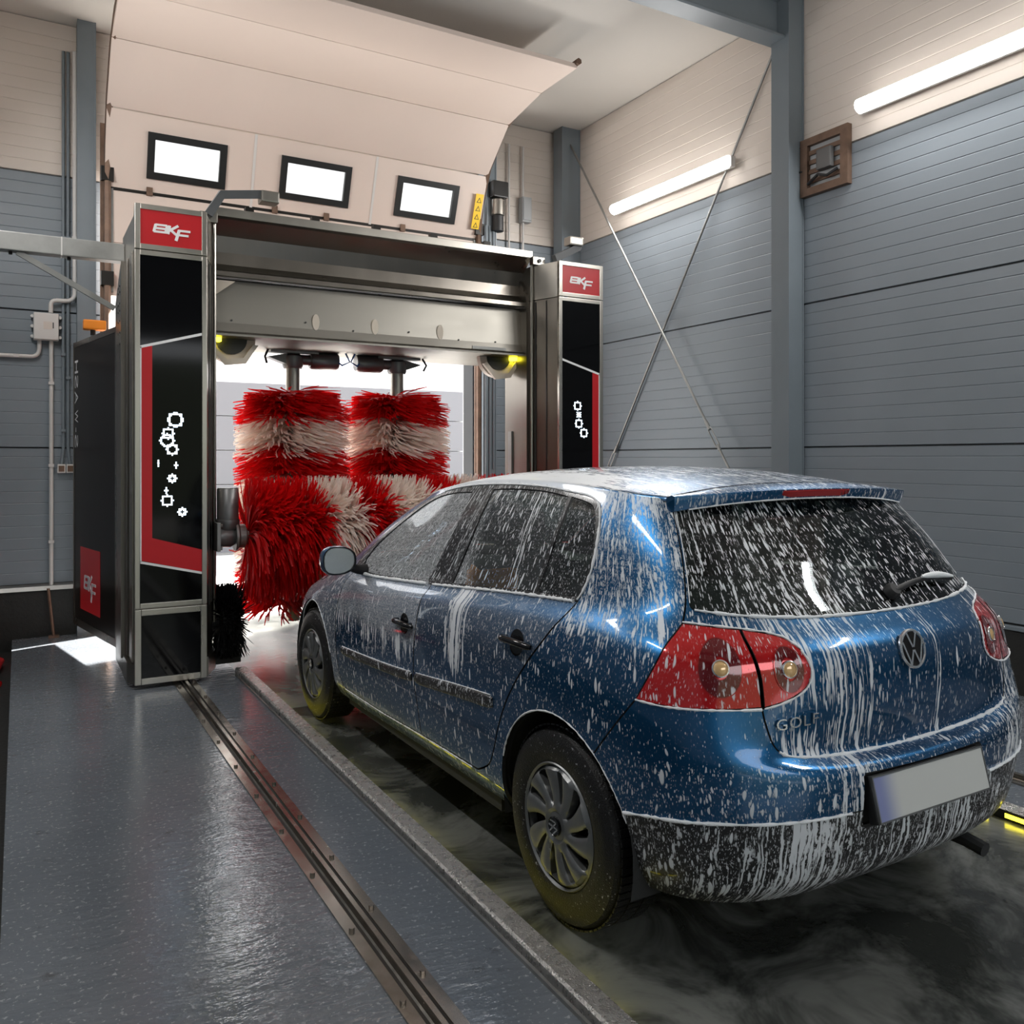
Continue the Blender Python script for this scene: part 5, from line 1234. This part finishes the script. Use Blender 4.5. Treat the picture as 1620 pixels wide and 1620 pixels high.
for k, ch in enumerate('GOLF'):
    vs, fs = text_mesh(ch, .044); wd = max(v[0] for v in vs); mn = min(v[0] for v in vs)
    p, n, _ = on_skin(x+.02, .760+.002*k, .001); mt = frame_at(p, n); L = MB(); L.m = mt
    P2 = [((v[0]-mn)*1.25-.02, v[1]-.014) for v in vs]; nv = len(vs)
    L.raw([(a, c, .001) for a, c in P2]+[(a, c, .006) for a, c in P2], [tuple(i+nv for i in f) for f in fs])
    cnt = {}
    for f in fs:
        for a, c in zip(f, f[1:]+f[:1]): cnt[(a, c)] = cnt.get((a, c), 0)+1
    L.raw([(a, c, .001) for a, c in P2]+[(a, c, .006) for a, c in P2], [(a, c, c+nv, a+nv) for (a, c) in cnt if (c, a) not in cnt])
    L.build('badge_letter', 'chrome', hatch); x += (wd-mn)*1.25+.009
pc = (surf(0, .320)[0]+np.array([0, -.012, 0])); tl = math.radians(14)
pm = Matrix.Translation(Vector(pc)) @ Matrix.Rotation(-tl, 4, 'X')
b = MB(); b.box((-.264, -.004, -.061), (.264, .004, .061), .003); pl = b.build('number_plate', 'plate_face', car); pl.matrix_local = pm
b = MB()
for a, c in (((-.2665, -.006, -.0645), (.2665, .004, -.060)), ((-.2665, -.006, .060), (.2665, .004, .0645)), ((-.2665, -.006, -.06), (-.262, .004, .06)), ((.262, -.006, -.06), (.2665, .004, .06))): b.box(a, c)
fr = b.build('plate_frame', 'wheel_silver', pl)
b = MB(); b.box((-.27, .004, -.066), (.27, .03, .066)); b.build('plate_holder', 'rubber_and_gap_shade', pl)
w0, n0, _ = on_skin(.09, 1.065, .012, 1); pts = []; 
for k in range(12):
    x = .09+.36*k/11; q, nn, _ = on_skin(x, 1.062+.022*math.sin(k/11*2.6), .020+.004*math.sin(k/3), 1); pts.append(q)
wi = MB().tube(pts, [.011-.0045*k/11 for k in range(12)], 8); wiper = wi.build('rear_wiper', 'rubber_and_gap_shade', car, 60)
b = MB(); b.m = frame_at(w0, n0); b.lathe([(.026, -.012), (.026, .008), (.020, .016), (.0, .018)], n=20); b.build('wiper_boss', 'rubber_and_gap_shade', wiper, 40)
b = MB(); b.tube([q+np.array([0, -.006, .010]) for q in pts[5:]], [.004, .009, .011, .012, .010, .008, .004], 7); b.build('foam_bead', 'foam_white', wiper, 60)

# wheels
def wheel_cover():
    P, E = [], []
    def loop(L):
        k = len(P); P.extend(L); E.extend([(k+i, k+(i+1) % len(L)) for i in range(len(L))])
    loop([(.197*math.cos(t), .197*math.sin(t)) for t in np.linspace(0, 2*math.pi, 97)[:-1]]); holes = []
    for k in range(10):
        big = k % 2 == 0; a0 = k*math.pi/5; pts = []
        ri, ro, w0, w1 = (.072, .174, .006, .024) if big else (.084, .170, .005, .015)
        def pt(r, off):
            a = a0+(r-.08)*2.2; return (r*math.cos(a)-off*math.sin(a), r*math.sin(a)+off*math.cos(a))
        rs = np.linspace(ri, ro, 9)
        pts = [pt(r, -(w0+(w1-w0)*((r-ri)/(ro-ri))**.8)) for r in rs]+[pt(ro+.006, -w1*.4), pt(ro+.006, w1*.4)]+[pt(r, w0+(w1-w0)*((r-ri)/(ro-ri))**.8) for r in rs[::-1]]+[pt(ri-.005, 0)]
        loop(pts); holes.append(pts)
    for r in np.arange(.012, .195, .011):
        n = max(6, int(2*math.pi*r/.011)); P.extend([(r*math.cos(2*math.pi*i/n), r*math.sin(2*math.pi*i/n)) for i in range(n)])
    v, _, f, *_r = delaunay_2d_cdt([Vector(p) for p in P], E, [], 0, 1e-4)
    v = np.array([tuple(q) for q in v]); f = np.array([t for t in f if len(t) == 3], int); c = v[f].mean(1); keep = np.hypot(c[:, 0], c[:, 1]) < .1969
    for h in holes: keep &= ~in_poly(c, h)
    f = f[keep]; r = np.hypot(v[:, 0], v[:, 1]); a = np.arctan2(v[:, 1], v[:, 0])
    z = .010-.030*np.exp(-((r-.20)/.02)**2)*0+.012*np.clip(1-r/.05, 0, 1)-.016*np.clip((r-.165)/.032, 0, 1)**2
    dist = np.full(len(v), 9.0)
    for h in holes:
        H = np.array(resample(h, .004)); dist = np.minimum(dist, np.sqrt(((v[:, None, :]-H[None])**2).sum(2)).min(1))
    z = z+.009*np.clip(dist/.016, 0, 1)**.7*((r < .18) & (r > .05))
    n = len(v); V = [(p[0], p[1], h) for p, h in zip(v, z)]; F = [tuple(t) for t in f]; cnt = {}
    for t in F:
        for q in zip(t, t[1:]+t[:1]): cnt[q] = 1
    V += [(p[0], p[1], h-.03) for p, h in zip(v, z)]; F += [(b_, a_, a_+n, b_+n) for (a_, b_) in cnt if (b_, a_) not in cnt]
    return V, F
WCV, WCF = wheel_cover()
def make_wheel():
    root = mesh_obj('wheel', *(lambda b: (b.v, b.f))(MB().lathe([(.195, -.10), (.21, -.103), (.27, -.105), (.298, -.092), (.310, -.07), (.315, -.03), (.315, .03), (.310, .07), (.298, .092), (.270, .104), (.235, .106), (.21, .101), (.198, .094), (.193, .06), (.193, -.09)], axis='z', n=72, cap=False)), 'tyre_rubber')
    root.name = 'wheel'; smooth_by_angle(root, 30)
    t = MB()
    for k in range(72):
        a = 2*math.pi*k/72
        for zz, w in ((-.055, .03), (0, .034), (.055, .03)):
            c, s_ = math.cos(a), math.sin(a); mm = Matrix(((-s_, 0, c, .3145*c), (c, 0, s_, .3145*s_), (0, 1, 0, zz), (0, 0, 0, 1))); t.m = mm; t.box((-.0105, -w*.75, -.001), (.0105, w*.75, .0045))
    t.build('tread_blocks', 'tyre_rubber', root)
    b = MB(); b.lathe([(.193, .02), (.0, .02)], axis='z', n=40); b.build('wheel_disc', 'rubber_and_gap_shade', root)
    b = MB(); b.lathe([(.193, .090), (.200, .097), (.1965, .101), (.190, .094)], n=64, cap=False); b.build('rim_flange', 'wheel_silver', root, 40)
    b = MB(); b.m = Matrix.Translation((0, 0, .088)); b.raw(WCV, WCF); cv = b.build('wheel_cover', 'wheel_silver', root, 35)
    b = MB(); b.m = Matrix.Translation((0, 0, .108)); b.lathe([(.031, -.006), (.031, .004), (.0285, .006), (.027, .004), (.0, .004)], n=32); b.build('centre_cap', 'black_gloss', cv, 30)
    b = MB(); mt = Matrix.Translation((0, 0, .109)); sc = .5
    for sx in (-1, 1):
        stroke(b, mt, (sx*.0105, .0235), (sx*.0012, .0025), .0045, .002, .0055); stroke(b, mt, (sx*.023, .011), (sx*.010, -.023), .0045, .002, .0055); stroke(b, mt, (sx*.010, -.023), (sx*.0012, -.002), .0045, .002, .0055)
    b.build('cap_badge', 'chrome', cv)
    return root
w0 = make_wheel()
for k, (sx, yy, st) in enumerate(((-1, 0, 0), (1, 0, 0), (-1, 2.578, 0), (1, 2.578, 0))):
    o = w0 if k == 0 else copy_tree(w0); o.parent = car
    tr = .752 if yy == 0 else .756
    o.matrix_local = Matrix.Translation((sx*tr, yy, .312)) @ Matrix.Rotation(math.radians(-90*sx*-1 if sx > 0 else -90), 4, 'Y') @ Matrix.Rotation(k*.9+.35, 4, 'Z')
# wheel housings, floor pan, interior
for yy in (0, 2.578):
    for sx in (-1, 1):
        b = MB(); n = 20; vs = []
        for xx in (.835, .55):
            for k in range(n+1):
                a = math.radians(-15+210*k/n); vs.append((sx*xx, yy+.375*math.cos(a), .318+.375*math.sin(a)))
        b.raw(vs, [(k, k+1, n+2+k, n+1+k) for k in range(n)]); b.raw([vs[n+1+k] for k in range(n+1)], [tuple(range(n+1))]); b.build('wheel_housing', 'interior_dark', car)
b = MB(); b.box((-.62, -.46, .20), (.62, 3.2, .27)); b.box((-.80, .45, .19), (.80, 2.1, .25)); b.build('floor_pan', 'interior_dark', car)
b = MB(); b.tube([(.42, -.30, .22), (.42, -.60, .21), (.42, -.66, .20)], .025, 10); b.build('exhaust_pipe', 'interior_dark', car)
def seat(x, y, name, w):
    s = MB(); s.box((x-w/2, y-.05, .40), (x+w/2, y+.48, .56), .06)
    s.m = Matrix.Translation((x, y, .52)) @ Matrix.Rotation(math.radians(16), 4, 'X'); s.box((-w/2, -.14, 0), (w/2, 0, .58), .05)
    o = s.build(name, 'seat_fabric', car, 40)
    return o
def headrest(x, y, z, par):
    h = MB(); h.box((x-.12, y-.05, z), (x+.12, y+.05, z+.17), .045); h.cyl((x-.05, y, z-.1), (x-.05, y, z+.02), .007, 8); h.cyl((x+.05, y, z-.1), (x+.05, y, z+.02), .007, 8); h.build('headrest', 'seat_fabric', par, 40)
for x in (-.36, .36):
    s_ = seat(x, 1.27, 'front_seat', .50); headrest(x, 1.06, 1.10, s_)
    if x < 0:
        c = MB(); c.m = Matrix.Translation((x, 1.27, .52)) @ Matrix.Rotation(math.radians(16), 4, 'X'); c.box((-.258, -.150, .22), (-.03, -.02, .565), .06); c.build('seat_cover', 'orange_cloth', s_, 40)
s_ = seat(0, .22, 'rear_seat', 1.22)
for x in (-.42, 0, .42): headrest(x, -.01, 1.08, s_)
b = MB(); b.box((-.60, -.50, .90), (.60, -.02, .93), .01); b.build('parcel_shelf', 'interior_dark', car)
b = MB(); b.box((-.68, 1.75, .62), (.68, 2.25, .93), .06); dash = b.build('dashboard', 'interior_dark', car, 40)
b = MB(); b.m = Matrix.Translation((-.36, 1.58, .86)) @ Matrix.Rotation(math.radians(65), 4, 'X'); ring = [(.18*math.cos(t), .18*math.sin(t), 0) for t in np.linspace(0, 2*math.pi, 33)]; b.tube(ring, .014, 8, False); b.box((-.17, -.02, -.01), (.17, .02, .01)); b.build('steering_wheel', 'interior_dark', dash)

# ---------------------------------------------------------------- spray mist hanging low around the exit
mm = bpy.data.materials.new('spray_mist'); mm.use_nodes = True; nt = NT(mm.node_tree); nt.n.clear()
tc = nt.add('ShaderNodeTexCoord').outputs['Object']; sp = nt.add('ShaderNodeSeparateXYZ', {0: tc})
fall = nt.math('SUBTRACT', 1.0, nt.step(sp.outputs[2], .05, .62)); nz = nt.step(nt.noise(tc, 2.2, 3, .6), .38, .66)
ed = nt.math('MULTIPLY', nt.step(sp.outputs[1], -1.30, -.75), nt.step(sp.outputs[0], -.95, -.55))
de = nt.math('MULTIPLY', nt.math('MULTIPLY', fall, nz), nt.math('MULTIPLY', ed, .9))
vs = nt.add('ShaderNodeVolumeScatter', {'Color': (.95, .95, .96, 1), 'Density': de, 'Anisotropy': .35})
nt.l.new(vs.outputs[0], nt.add('ShaderNodeOutputMaterial').inputs['Volume']); M['spray_mist'] = mm
mist = MB().box((-1.0, -1.35, .02), (1.3, 1.2, .62)).build('spray_mist', 'spray_mist'); mist.location = (2.42, 7.05, 0)
tag(mist, 'pale water mist hanging low over the floor under the brushes', 'mist', kind='stuff')
